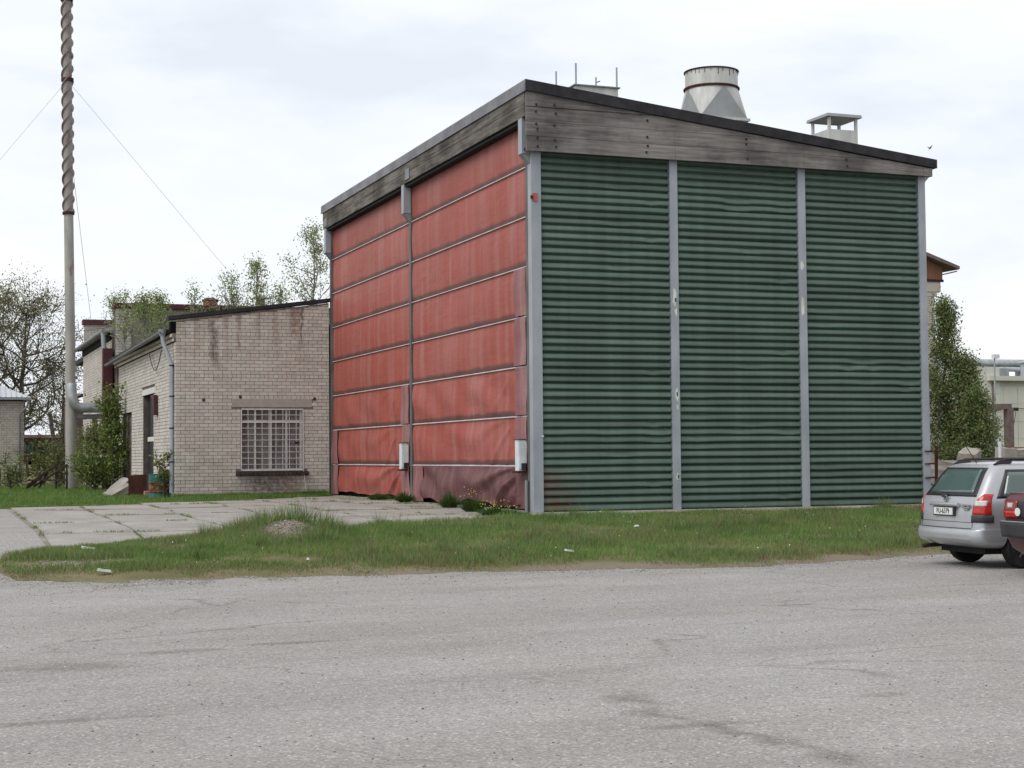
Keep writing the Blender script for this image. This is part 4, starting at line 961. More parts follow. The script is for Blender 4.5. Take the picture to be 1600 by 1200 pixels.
# ------------------------------------------------------------------ trees and shrubs
def tube_np(segs, n=5):
    V = []
    for p0, p1, r0, r1 in segs:
        d = p1-p0; L_ = np.linalg.norm(d)
        if L_ < 1e-6: continue
        d = d/L_; a = np.cross(d, [0, 0, 1.0]); 
        if np.linalg.norm(a) < 1e-3: a = np.array([1.0, 0, 0])
        a /= np.linalg.norm(a); b = np.cross(d, a); ang = 2*np.pi*np.arange(n)/n
        ring = np.cos(ang)[:, None]*a+np.sin(ang)[:, None]*b
        A, B = p0+ring*r0, p1+ring*r1+d*r1*.3
        for k in range(n): V += [A[k], A[(k+1) % n], B[(k+1) % n], B[k]]
    return np.array(V)
def grow(seed, H, r0, spread, first, nl, lean=(0, 0), up_=.5, prof=None, sub=6, twig=4, wob=.06):
    g = np.random.default_rng(seed); segs = []; tips = []
    n = 12; tp = [np.zeros(3)]
    for i in range(n): tp.append(np.array([lean[0]*(i+1)/n+g.normal(0, wob*H/n), lean[1]*(i+1)/n+g.normal(0, wob*H/n), H*(i+1)/n]))
    rad = [r0*(1-i/n)**.8+.012 for i in range(n+1)]
    for i in range(n): segs.append((tp[i], tp[i+1], rad[i], rad[i+1]))
    def at(t): 
        k = min(int(t*n), n-1); f = t*n-k; return tp[k]*(1-f)+tp[k+1]*f, rad[k]
    def branch(p, d, L_, r, lev):
        m_ = 5; q = p; pts = [p]
        for i in range(m_):
            d = d+g.normal(0, .16, 3)+np.array([0, 0, .06*(1 if lev < 2 else -.3)]); d = d/np.linalg.norm(d); q2 = q+d*L_/m_
            segs.append((q, q2, r*(1-i/m_)+.006, r*(1-(i+1)/m_)+.005)); q = q2; pts.append(q)
        if lev == 0: cnt = sub
        elif lev == 1: cnt = twig
        else: cnt = 0
        for _ in range(cnt):
            k = g.integers(1, m_+1); dd = d+g.normal(0, .65, 3); dd = dd/np.linalg.norm(dd); branch(pts[k], dd, L_*g.uniform(.3, .55), r*.45, lev+1)
        if lev >= 1 or cnt == 0:
            for q in pts[1:]: tips.append(q)
    for i in range(nl):
        t = first+(1-first)*(i+g.uniform(0, 1))/nl; t = min(t, .99); p, r = at(t); az = i*2.4+g.uniform(-.5, .5)
        L_ = spread*(prof(t) if prof else 1)*g.uniform(.7, 1.2); el = up_+g.normal(0, .2)
        branch(p, np.array([math.cos(az)*math.cos(el), math.sin(az)*math.cos(el), math.sin(el)]), L_, max(.012, r*.5), 0)
    return segs, np.array(tips)
def leaves(tips, n, size, spread, pal, seed, clump=0):
    g = np.random.default_rng(seed); ix = g.integers(0, len(tips), n); c = tips[ix]+g.normal(0, spread, (n, 3))
    a = g.normal(0, 1, (n, 3)); a /= np.linalg.norm(a, axis=1, keepdims=True); b = np.cross(a, g.normal(0, 1, (n, 3))); b /= np.linalg.norm(b, axis=1, keepdims=True)
    s = size*g.uniform(.6, 1.3, (n, 1)); V = np.stack([c-a*s, c+b*s*.55, c+a*s, c-b*s*.55], 1)
    pal = np.array(pal); tone = pal[(np.floor(ix*7.13)+g.integers(0, 2, n)).astype(int) % len(pal)]*g.uniform(.7, 1.25, (n, 1))
    return V.reshape(-1, 3), tone
PALS = {'oak': [(.19, .20, .085), (.22, .215, .10), (.165, .185, .08), (.23, .19, .10)], 'birch': [(.25, .32, .10), (.20, .265, .075), (.31, .36, .14)], 'bush': [(.17, .235, .055), (.21, .27, .075), (.125, .18, .045)], 'dark': [(.11, .165, .055), (.13, .19, .06), (.16, .21, .07), (.19, .18, .075)], 'yellow': [(.19, .23, .06), (.145, .18, .05), (.21, .21, .08)]}
def plant(name, loc, seed, H, r0, spread, first, nl, nleaf, lsize, lsp, pal, label, cat, group=None, bark='bark', trunk='trunk', crown='crown', **kw):
    segs, tips = grow(seed, H, r0, spread, first, nl, **kw)
    e_ = empty(name, loc); np_mesh(trunk, tube_np(segs, 5 if H > 4 else 4), 4, None, bark, e_)
    V, c = leaves(tips, nleaf, lsize, lsp, PALS[pal], seed+1); np_mesh(crown, V, 4, c, 'leaf', e_)
    tag(e_, label, cat, group); return e_
oval = lambda t: .35+1.0*math.sin(math.pi*min(1, max(0, (t-.05)/.98)))
cone = lambda t: 1.15-1.0*t
G1 = 'tall trees behind the small house'
plant('broadleaf_tree', (-6.15, 59.7, 0), 101, 9.3, .22, 2.7, .26, 22, 12000, .055, .34, 'oak', 'sparse spring tree with dark leaning trunk next to the chimney', 'tree', G1, prof=oval, lean=(.4, 0), up_=.45, sub=7, twig=5)
plant('broadleaf_tree', (-7.35, 61.5, 0), 102, 9.3, .24, 2.8, .26, 20, 10000, .055, .34, 'oak', 'sparse tree cut by the left edge of the picture', 'tree', G1, prof=oval, up_=.5, sub=7, twig=5)
plant('broadleaf_tree', (-3.3, 66, 0), 103, 6.3, .16, 2.0, .25, 14, 3500, .06, .25, 'oak', 'smaller tree showing between the chimney and the rear wing', 'tree', G1, prof=oval)
# birch saplings rooted on the annex roof
G2 = 'birch saplings growing on the annex roofs'
for i, (x, y, z, h, sp, nlf, lab) in enumerate([
    (-4.05, 26.0, 4.75, 1.75, .62, 900, 'birch sapling nearest the annex gutter'),
    (-3.35, 27.5, 4.8, 1.9, .62, 1000, 'birch sapling before the brick pier of the parapet'),
    (-4.3, 29.3, 4.72, 2.35, .38, 260, 'thin sapling topping the parapet corner'),
    (-1.95, 28.5, 5.0, 2.25, .5, 300, 'sparse sapling left of the round roof ventilator'),
    (-.55, 28.8, 5.1, 2.65, .75, 620, 'wide thin sapling above the grey parapet'),
    (.35, 28.5, 5.2, 3.05, .62, 1000, 'tallest leafy sapling over the annex roof'),
    (1.35, 29.2, 5.25, 2.2, .55, 480, 'pale sapling right of the roof ventilators'),
    (1.62, 25.0, 5.3, 3.75, .95, 1300, 'tall sapling close to the red side of the hall'),
    (-4.35, 32.2, 5.8, 1.45, .4, 300, 'sapling standing on the rear wing roof')]):
    plant('birch_sapling', (x, y, z), 200+i, h, .03, sp*1.6, .12, 18, int(nlf*2.0), .040, .15, 'birch', lab, 'sapling', G2, bark='birchbark', prof=cone, up_=.75, sub=4, twig=2, trunk='stem', crown='foliage')
# right-hand birches
G3 = 'birches right of the hall'
plant('birch_tree', (25.30, 21.6, -.2), 301, 6.9, .10, 1.15, .06, 34, 17000, .05, .2, 'dark', 'tall dense birch beside the far brick gable', 'tree', G3, prof=cone, up_=.55, sub=6, twig=4)
plant('birch_tree', (25.85, 21.0, -.2), 302, 4.8, .08, .95, .05, 26, 12000, .05, .2, 'dark', 'lower birch spreading before the pale factory wall', 'tree', G3, prof=cone, up_=.45, sub=6, twig=4)
plant('birch_tree', (25.45, 20.0, -.2), 303, 3.4, .06, 1.1, .05, 24, 10000, .05, .2, 'dark', 'low birch at the front with greener leaves', 'tree', G3, prof=cone, up_=.35, sub=6, twig=4)
# shrubs by the annex
G4 = 'shrubs along the brick annex'
plant('shrub', (-4.95, 27.2, -.05), 401, 3.0, .05, .75, .10, 22, 3600, .055, .12, 'bush', 'tall leafy shrub against the annex side wall', 'shrub', G4, prof=lambda t: .8, up_=.9, sub=5, twig=3, trunk='stem', crown='foliage')
plant('shrub', (-5.25, 30.2, -.05), 402, 2.0, .05, .95, .05, 22, 3600, .05, .14, 'yellow', 'round light green shrub between chimney and tall shrub', 'shrub', G4, prof=lambda t: 1-.5*t, up_=.7, sub=5, twig=3, trunk='stem', crown='foliage')
plant('shrub', (-5.5, 27.8, -.05), 403, .95, .04, .8, .05, 16, 2200, .05, .12, 'bush', 'low shrub in front of the tall annex shrub', 'shrub', G4, prof=lambda t: 1, up_=.5, sub=5, twig=3, trunk='stem', crown='foliage')
plant('shrub', (-6.1, 35.2, -.05), 404, 1.3, .04, .8, .05, 16, 1200, .05, .14, 'yellow', 'thin shrub at the foot of the chimney', 'shrub', G4, prof=lambda t: 1, up_=.6, sub=5, twig=3, trunk='stem', crown='foliage')
plant('shrub', (-4.78, 16.35, -.02), 405, 1.15, .015, .38, .1, 12, 420, .05, .06, 'yellow', 'pale leafy plant growing around the annex downpipe', 'shrub', G4, prof=lambda t: 1, up_=.6, sub=3, twig=2, trunk='stem', crown='foliage')
plant('shrub', (-6.0, 44.0, 0), 406, 1.05, .04, .9, .05, 18, 1600, .06, .2, 'yellow', 'dry yellowish thicket behind the iron rack', 'shrub', G4, prof=lambda t: 1, up_=.6, sub=5, twig=3, trunk='stem', crown='foliage')
plant('shrub', (-4.7, 47.0, 0), 407, 1.1, .04, .9, .05, 18, 1500, .06, .2, 'oak', 'brownish thicket under the far maroon canopy', 'shrub', G4, prof=lambda t: 1, up_=.6, sub=5, twig=3, trunk='stem', crown='foliage')
plant('shrub', (-8.0, 33.0, 0), 408, .6, .03, .7, .05, 14, 900, .05, .12, 'bush', 'low weeds at the foot of the small house', 'shrub', G4, prof=lambda t: 1, up_=.4, sub=4, twig=3, trunk='stem', crown='foliage')
# weed clumps at the foot of the red side
def weed(x, y, h, s, fl, lab):
    e_ = empty('weed_clump', (x, y, float(T(x, y))+.02)); n = 420; g = rng
    a = g.uniform(0, 6.28, n); r_ = s*np.sqrt(g.uniform(0, 1, n)); X, Y = np.cos(a)*r_, np.sin(a)*r_; ln = h*g.uniform(.4, 1.1, n)*(1-.5*r_/s)
    W_ = g.uniform(.012, .03, n); V = np.zeros((n, 3, 3)); b = g.uniform(0, 6.28, n)
    V[:, 0] = np.stack([X*.4-np.cos(b)*W_, Y*.4-np.sin(b)*W_, 0*X], 1); V[:, 1] = np.stack([X*.4+np.cos(b)*W_, Y*.4+np.sin(b)*W_, 0*X], 1); V[:, 2] = np.stack([X*1.3, Y*1.3, ln], 1)
    np_mesh('leaves', V.reshape(-1, 3), 3, np.array([.06, .12, .025])*g.uniform(.7, 1.3, (n, 1)), 'leaf', e_)
    if fl:
        a = g.uniform(0, 6.28, fl); r_ = s*g.uniform(.2, 1, fl); c = np.stack([np.cos(a)*r_, np.sin(a)*r_, h*g.uniform(.7, 1.25, fl)], 1)
        q = np.array([[-1, 0, -.4], [0, -1, -.8], [1, 0, .4], [0, 1, .8]])[None]*g.uniform(.009, .017, (fl, 1, 1))+c[:, None]
        np_mesh('flowers', q.reshape(-1, 3), 4, np.tile([[.52, .36, .03]], (fl, 1)), 'leaf', e_)['kind'] = 'stuff'
    tag(e_, lab, 'weeds', 'weed clumps at the foot of the red curtains')
weed(-.35, 4.2, .42, .22, 0, 'dark green weed clump before the purple curtain')
weed(-.45, 2.4, .42, .26, 14, 'weed clump topped with yellow flowers before the purple curtain')
weed(-.55, .75, .26, .40, 22, 'low weeds with many yellow flowers by the corner column')
weed(-.5, -.1, .2, .3, 8, 'flat flowering weeds at the very corner of the hall')
weed(-.3, 7.8, .32, .25, 2, 'weeds at the foot of the middle post')
weed(-.4, 9.7, .22, .3, 0, 'low weeds before the second red curtain')

# ------------------------------------------------------------------ clutter by the annex
dm = empty('oil_drum', (-4.83, 17.0, -.05)); tag(dm, 'dented teal oil drum with a rusty middle band by the downpipe', 'drum')
def ring(z, r): return (r, z)
MB().lathe([(.285, 0), (.30, .01), (.29, .03), (.285, .20)], n=28).build('bottom_section', 'teal', dm, True)
MB().lathe([(.285, .202), (.305, .215), (.288, .235), (.288, .45), (.305, .47), (.285, .482)], n=28).build('middle_section', 'rust_bright', dm, True)
MB().lathe([(.286, .484), (.286, .70), (.30, .715), (.30, .73), (.27, .73), (.27, .70)], n=28).build('top_section', 'teal', dm, True)
rb = MB().hexa([(-.30, 0, 0), (.22, -.03, .02), (.26, .32, .02), (-.26, .35, 0)], [(-.33, -.02, .64), (.21, -.05, .67), (.25, .30, .67), (-.29, .33, .64)]).build('rusty_tank', 'rust'); rb.location = (-5.08, 19.3, -.02); tag(rb, 'square dark rusty tank standing left of the teal drum', 'tank')
def rubble(name, loc, size, seed, mat, lab, cat='rubble', group=None, rot=(0, 0, 0)):
    r_ = random.Random(seed); bm = bmesh.new(); bmesh.ops.create_cube(bm, size=1)
    bmesh.ops.subdivide_edges(bm, edges=bm.edges[:], cuts=2, use_grid_fill=True)
    for v in bm.verts: v.co = Vector((v.co.x*size[0]*(1+r_.uniform(-.07, .07)), v.co.y*size[1]*(1+r_.uniform(-.07, .07)), v.co.z*size[2]*(1+r_.uniform(-.09, .09))))
    me = bpy.data.meshes.new(name); bm.to_mesh(me); bm.free(); o = link(name, me, mat); o.location = loc; o.rotation_euler = rot; tag(o, lab, cat, group); return o
rubble('concrete_lump', (-5.62, 19.7, .10), (.75, .6, .28), 1, 'concrete', 'pale sloping concrete lump left of the rusty tank', rot=(.1, -.45, .3))
rubble('concrete_lump', (-5.5, 20.4, .2), (.7, .6, .3), 2, 'concrete', 'grey concrete piece leaning behind the rusty tank', rot=(.1, -.7, .2))
rubble('brick_pile', (-4.85, 18.2, .06), (.45, .3, .22), 3, 'pink_brick', 'pinkish broken bricks between tank and drum', 'bricks')
rk = empty('iron_rack', (-6.1, 33.0, 0)); tag(rk, 'rusty iron rack with slanting rails by the small house', 'rack')
for (x, y, h) in ((.05, -.9, .95), (-.30, -.5, .95)): MB().bar((x, y, -.1), (x, y, h), .07).build('post', 'iron', rk)
for (p, q) in (((.05, -.9, .9), (-1.05, .2, .12)), ((-.30, -.5, .9), (-1.25, .6, .15)), ((.0, -.85, .35), (-1.25, .3, .35)), ((.05, -.9, .55), (-.30, -.5, .9)), ((-.9, .1, .0), (-.55, .0, .7))): MB().bar(p, q, .06).build('rail', 'iron', rk)
MB().bar((-1.3, .3, .05), (-.8, .1, .45), .25, .05).build('bent_plate', 'rust', rk)

# ------------------------------------------------------------------ small house at the left edge
hs = empty('small_house', (0, 0, 0)); tag(hs, 'small pale brick house with zinc hipped roof at the left edge', 'house')
HX, HY = -6.86, 43.9
hw = MB().box(HX-7, HX-.001, HY, HY+8, -.3, 3.72).build('wall', 'mortar_pale', hs)
WN = (HX-1.72, HX-.98, 1.15, 2.72)
brick_mesh('distant_bricks', brick_cells(HX-7, HX-.001, -.1, lambda x: 3.7, [WN, (HX-1.3, HX-.95, -.2, .8)], 61), 'x', HY, -1, 'brick3', hw, 61)
wv = MB().box(WN[0], WN[1], HY-.012, HY-.003, WN[2], WN[3]).build('window', 'glass_dark', hs); MB().box(WN[1]-.08, WN[1]-.002, HY-.03, HY-.014, WN[2], WN[3]).build('frame', 'white_paint', wv); MB().box(WN[0], WN[1]+.1, HY-.1, HY-.014, WN[2]-.12, WN[2]-.02).build('sill', 'concrete', wv)
MB().box(HX-1.3, HX-.96, HY-.03, HY-.003, -.1, .8).build('cellar_door', 'rust', hs)
MB().hexa([(HX-7.3, HY-.35, 3.75), (HX+.28, HY-.35, 3.75), (HX+.28, HY+8.3, 3.75), (HX-7.3, HY+8.3, 3.75)], [(HX-7.3, HY-.35, 3.85), (HX+.28, HY-.35, 3.85), (HX+.28, HY+8.3, 3.85), (HX-7.3, HY+8.3, 3.85)]).build('eave_board', 'galv', hs)
MB().add([(HX+.3, HY-.38, 3.852), (HX-7.3, HY-.38, 3.852), (HX-7.3, HY+8.3, 3.852), (HX+.3, HY+8.3, 3.852), (HX-3.5, HY+4, 5.6), (HX-4, HY+4, 5.6)], [(0, 1, 5, 4), (0, 4, 3), (1, 2, 5), (2, 3, 4, 5), (0, 3, 2, 1)]).build('roof', 'tinroof', hs)
for k in range(16):
    x = HX+.1-k*.22; t = min(1, (HX+.3-x)/3.8); MB().bar((x, HY-.38, 3.875), (x, HY-.38+4.3*t, 3.875+1.75*t), .025, .03).build('roof_seam', 'tinroof', hs)
MB().tube([(HX+.15, HY-.42, 3.7), (HX+.13, HY-.40, 3.5), (HX-.2, HY-.1, 3.05), (HX-.2, HY-.08, .1), (HX-.08, HY-.2, -.02)], .05, 8).build('downpipe', 'galv_dk', hs, True)

# ------------------------------------------------------------------ far left: canopy, pole, forest
cn = empty('canopy', (0, 0, 0)); tag(cn, 'distant dark red flat canopy on posts between house and chimney', 'canopy')
MB().box(-6, 1.5, 85, 90, 2.35, 2.78).build('roof', 'maroon', cn); MB().box(-6.2, 1.7, 84.8, 84.99, 2.62, 2.84).build('fascia', 'steelbrown', cn)
for x in (-4.05, -3.4, -1.6, .4): MB().box(x-.09, x+.09, 85.4, 85.6, 0, 2.34).build('post', 'maroon', cn)
pl = empty('leaning_pole', (-4.6, 55.5, 0)); tag(pl, 'leaning wooden pole between the trees and the chimney', 'pole')
MB().tube([(.25, 0, -.1), (-.28, 0, 3.55)], [.12, .10], 10).build('shaft', 'bark', pl, True)
for k, dz in enumerate((3.35, 3.1)): wire_obj('cable', (-4.85, 55.5, dz), (-12, 57, dz-1.9), .016, ['upper wire sloping left from the leaning pole', 'lower wire sloping left from the leaning pole'][k], 0, 'wirered')
g = np.random.default_rng(5); n = 30000
X = g.uniform(-260, 420, n); hgt = 5.2+1.2*fbm(X, 0, .12, 1); Z = g.uniform(0, 1, n)*hgt; Y = 400+g.uniform(-6, 6, n)
c = np.stack([X, Y, Z], 1); a = g.normal(0, 1, (n, 3)); b = g.normal(0, 1, (n, 3)); V = np.stack([c-a*.9, c+b*.9, c+a*.9, c-b*.9], 1)
o = np_mesh('far_forest', V.reshape(-1, 3), 4, np.array([.030, .085, .075])*g.uniform(.7, 1.3, (n, 1)), 'forest'); tag(o, 'line of far forest on the horizon with haze put into its bluish green', 'forest', kind='stuff')  # blue of the distant haze is put into the leaf colour

# ------------------------------------------------------------------ right: brick gable, factory, gantry, rubble
gb = empty('gable_house', (0, 0, 0)); tag(gb, 'brick house with brown boarded gable just right of the green louvers', 'house')
GX, GY = 30.80, 29.9
gw = MB().box(GX-12, GX-.001, GY, GY+10, -.5, 8.55).build('wall', 'mortar_pale', gb)
brick_mesh('distant_bricks', brick_cells(GX-5, GX, -.3, lambda x: 8.0, [], 71), 'x', GY, -1, 'brick3', gw, 71)
for k, (dx, z0, z1) in enumerate(((.12, 8.0, 8.19), (.3, 8.2, 8.64))):
    o = MB().box(GX-1.6, GX+dx, GY-.03*(k+1), GY+.3, z0, z1).build('corbel', 'brick3', gb); const_col(o.data, (.95, .95, .95))
MB().add([(GX-1.6, GY-.04, 8.75), (GX+.42, GY-.04, 8.75), (GX+.42, GY-.04, 9.28), (GX-1.6, GY-.04, 10.15), (GX-1.6, GY+.2, 8.75), (GX+.42, GY+.2, 8.75), (GX+.42, GY+.2, 9.28), (GX-1.6, GY+.2, 10.15)], [(0, 1, 2, 3), (4, 7, 6, 5), (0, 4, 5, 1), (1, 5, 6, 2), (2, 6, 7, 3), (3, 7, 4, 0)]).build('gable_boards', 'gablewood', gb)
MB().hexa([(GX-1.8, GY-.5, 10.08), (GX+1.0, GY-.5, 9.18), (GX+1.0, GY+10, 9.18), (GX-1.8, GY+10, 10.08)], [(GX-1.8, GY-.5, 10.25), (GX+1.02, GY-.5, 9.32), (GX+1.02, GY+10, 9.32), (GX-1.8, GY+10, 10.25)]).build('roof', 'steelbrown', gb)
MB().bar((GX+.42, GY-.1, 8.98), (GX+1.12, GY-.1, 9.14), .12, .05).build('soffit_board', 'gablewood', gb); MB().box(GX-1.6, GX+.44, GY-.10, GY-.042, 8.64, 8.75).build('trim', 'iron', gb)
fc = empty('factory', (0, 0, 0)); tag(fc, 'pale panelled factory with rooftop pipes at the right edge', 'factory')
FY = 49.7
pw = 1.9
for i in range(14):      # left block: stacked wall panels
    for j in range(4):
        x0 = 44.5+i*.301*pw/ .572; 
        if x0 > 48.6: continue
        MB().box(x0+.01, x0+.99, FY+.0, FY+.2, -.2+j*1.6+.01, -.2+(j+1)*1.6-.01+(.02 if j == 3 else 0)).build('wall_panel', 'panel_white', fc)
MB().box(44, 48.68, FY+.02, FY+9, -.2, 6.22).build('block', 'panel_dim', fc)
MB().box(48.69, 70, FY+.12, FY+12, -.2, 5.35).build('block', 'panel_dim', fc)
for i in range(20):
    for j in range(5): MB().box(48.72+i*1.05, 48.72+i*1.05+1.03, FY+.05, FY+.119, -.2+j*1.05, -.2+j*1.05+1.03).build('wall_panel', 'panel_white', fc)
MB().box(48.6, 70, FY-.25, FY+.6, 5.36, 5.66).build('cornice', 'panel_white', fc); MB().box(48.55, 70, FY-.27, FY-.252, 5.33, 5.38).build('cornice_edge', 'steelbrown', fc)
MB().tube([(48.95, FY-.05, 5.3), (48.95, FY-.05, .8)], .05, 8).build('downpipe', 'steelbrown', fc)
for z, y, r_ in ((7.05, 58, .26), (6.62, 57.5, .16)): MB().tube([(44, y, z-.1), (75, y, z)], r_, 12).build('roof_pipe', 'tin', fc, True)
MB().box(46, 75, 57.9, 58.1, 6.72, 6.86).build('pipe_rack', 'steelbrown', fc)
for x in (53.2, 55.6, 57.6, 60): MB().box(x-.45, x+.45, 57.2, 58, 5.3, 6.6).build('rooftop_unit', 'galv_dk', fc)
for x in (51.0, 51.7): MB().lathe([(.10, 6.7), (.10, 7.3), (.26, 7.55), (.26, 7.7), (.05, 7.9)], (x, 58, 0), 14).build('roof_ventilator', 'galv', fc, True)
for x, zt in ((47.6, 6.62), (54.0, 6.85)): MB().lathe([(.30, 5.3), (.30, zt-.2), (.46, zt-.15), (.1, zt+.05)], (x, 53, 0), 16).build('mushroom_vent', 'galv', fc, True)
lm = MB().box(49.95, 50.35, FY-.6, FY-.35, 3.55, 3.75).build('wall_lamp', 'iron', fc); MB().tube([(50.3, FY-.4, 3.5), (50.3, FY-.1, 2.4)], .02, 5).build('lamp_cord', 'wirered', lm)
MB().tube([(46, FY-.06, 3.7), (60, FY-.06, 3.72)], .02, 5).build('wall_cable', 'wirered', fc)
gt = empty('steel_gantry', (0, 0, 0)); tag(gt, 'brown steel portal frame standing before the pale factory', 'gantry')
mb = MB().hexa([(40.5, 42, 3.15), (42.2, 42, 3.15), (42.2, 42.3, 3.15), (40.5, 42.3, 3.15)], [(40.5, 42, 3.68), (44.3, 42, 3.68), (44.3, 42.3, 3.68), (40.5, 42.3, 3.68)]); mb = MB().add([(39.5, 42, 3.2), (42.6, 42, 3.15), (44.3, 42, 3.5), (44.3, 42, 3.7), (39.5, 42, 3.7), (39.5, 42.3, 3.2), (42.6, 42.3, 3.15), (44.3, 42.3, 3.5), (44.3, 42.3, 3.7), (39.5, 42.3, 3.7)], [(0, 1, 2, 3, 4), (9, 8, 7, 6, 5), (0, 5, 6, 1), (1, 6, 7, 2), (2, 7, 8, 3), (3, 8, 9, 4), (4, 9, 5, 0)]); mb.build('beam', 'steelbrown', gt)
MB().box(44.0, 44.4, 41.98, 42.32, -.2, 3.49).build('post', 'steelbrown', gt)
lp = empty('lamp_post', (43.6, 42.6, 0)); tag(lp, 'slim grey floodlight post before the factory roof pipes', 'lamp post'); MB().tube([(0, 0, -.2), (.1, 0, 6.2)], [.06, .04], 8).build('pole', 'galv', lp, True); MB().box(-.02, .32, -.15, .1, 6.2, 6.42).build('floodlight', 'enamel', lp)
# rubble seen over the car roof
for i, (px, py, pz, sx_, sy_, sz_, rot, lab) in enumerate([
    (20.9, 16.5, .75, .8, .6, .5, (.3, .5, .2), 'tilted concrete block nearest the brick gable'),
    (23.1, 17.3, .8, .7, .6, .75, (.2, -.3, .5), 'dark concrete lump under the birches'),
    (24.4, 17.0, .85, .55, .5, .8, (.05, .05, .1), 'upright pale concrete block behind the car roof'),
    (26.0, 17.6, 1.05, 2.3, .6, .35, (.05, -.05, .1), 'long concrete beam lying on the rubble'),
    (27.6, 17.5, .85, 1.6, .7, .45, (.1, -.55, .1), 'slanting concrete beam at the right edge'),
    (24.8, 18.0, .35, 6.5, 1.6, .9, (0, 0, .05), 'broad base of rubble behind the cars'),
    (21.0, 16.0, .45, 1.6, .5, .4, (.0, .05, .1), 'whitish low concrete slab beside the brick gable')]):
    rubble('concrete_block', (px, py, pz), (sx_, sy_, sz_), 20+i, 'concrete', lab, 'rubble', 'concrete rubble behind the cars', rot)
fp = MB().tube([(22.6, 15.0, -.2), (22.62, 15.0, 1.45)], .05, 8).build('fence_post', 'enamel'); tag(fp, 'short white post among the rubble behind the silver car', 'post')
bm_ = MB().box(26.3, 27.9, 19.2, 19.4, 1.20, 1.28).build('yellow_beam', 'gablewood'); tag(bm_, 'ochre timber lying along the rubble under the gantry', 'timber')

# ------------------------------------------------------------------ cars
def interp(tab, z, k): return float(np.interp(z, [t[0] for t in tab], [t[k] for t in tab]))
class Car:
    """body lofted from plan outlines; table rows: z, rear x, front x, half width, corner radius"""
    def __init__(s, tab): s.t = tab
    def half(s, z):
        xr, xf, wd, rr = [interp(s.t, z, k) for k in (1, 2, 3, 4)]; return xr, xf, wd, rr
    def pt(s, z, a):     # a: distance from the rear centre along the outline, signed
        xr, xf, wd, rr = s.half(z); sg = 1 if a >= 0 else -1; a = abs(a); L1 = wd-rr; L2 = math.pi/2*rr; bow = .05
        if a <= L1: x, y = xr+bow*(a/wd)**2, a
        elif a <= L1+L2:
            th = (a-L1)/rr; x, y = xr+bow*(L1/wd)**2+rr*(1-math.cos(th)), L1+rr*math.sin(th)
        else:
            x = xr+bow*(L1/wd)**2+rr+(a-L1-L2); y = wd-.03*max(0, (x-3.4)/1.2)**2
        return (x, sg*y, z)
    def a_of_x(s, z, x):
        xr, xf, wd, rr = s.half(z); L1 = wd-rr; return L1+math.pi/2*rr+(x-(xr+.05*(L1/wd)**2+rr))
    def ring(s, z):
        xr, xf, wd, rr = s.half(z); out = []
        L1 = wd-rr; L2 = math.pi/2*rr; L3 = max(.05, xf-xr-2*rr-.05)
        av = list(np.linspace(0, L1, 6))+list(L1+np.linspace(0, L2, 8)[1:])+list(L1+L2+np.linspace(0, L3, 26)[1:])
        pts = [s.pt(z, a) for a in av]; xl, yl, _ = pts[-1]
        for th in np.linspace(0, math.pi/2, 7)[1:]: pts.append((xl+rr*math.sin(th), yl-rr*(1-math.cos(th)), z))
        xe = pts[-1][0]; ye = pts[-1][1]
        for t in np.linspace(0, 1, 5)[1:]: pts.append((xe+.06*t, ye*(1-t), z))
        left = pts; right = [(x, -y, z_) for x, y, z_ in reversed(pts[1:-1])]
        return left+right
    def shell(s, zs):
        mb = MB(); rings = [s.ring(z) for z in zs]; n = len(rings[0]); base = 0
        for r_ in rings: mb.v += r_
        for i in range(len(rings)-1):
            for k in range(n): mb.f.append((i*n+k, i*n+(k+1) % n, (i+1)*n+(k+1) % n, (i+1)*n+k))
        mb.f.append(tuple(reversed(range(n)))); mb.f.append(tuple((len(rings)-1)*n+k for k in range(n)))
        return mb
    def patch(s, f0, f1, z0, z1, off, nz=8, na=12, th=.012):
        """surface patch between outline distances f0(z)..f1(z), lifted by off"""
        P = []; Q = []
        for i in range(nz+1):
            z = z0+(z1-z0)*i/nz; a0, a1 = f0(z), f1(z); row = []; back = []
            for j in range(na+1):
                a = a0+(a1-a0)*j/na; p = Vector(s.pt(z, a)); pa = Vector(s.pt(z, a+.01)); pb = Vector(s.pt(z, a-.01)); d = pa-pb
                pz = Vector(s.pt(z+.01, a))-Vector(s.pt(z-.01, a)); nrm = d.cross(pz)
                if nrm.length < 1e-9: nrm = Vector((-1, 0, 0))
                nrm.normalize()
                c = Vector((2.2, 0, .7))
                if nrm.dot(p-c) < 0: nrm = -nrm
                row.append(tuple(p+nrm*off)); back.append(tuple(p+nrm*(off-th)))
            P.append(row); Q.append(back)
        mb = MB().grid(P); b0 = len(mb.v); mb.grid(Q); h, wd = nz+1, na+1
        edge = [(0, j) for j in range(wd)]+[(i, wd-1) for i in range(1, h)]+[(h-1, j) for j in range(wd-2, -1, -1)]+[(i, 0) for i in range(h-2, 0, -1)]
        for (i, j), (k, l) in zip(edge, edge[1:]+edge[:1]): mb.f.append((i*wd+j, k*wd+l, b0+k*wd+l, b0+i*wd+j))
        return mb
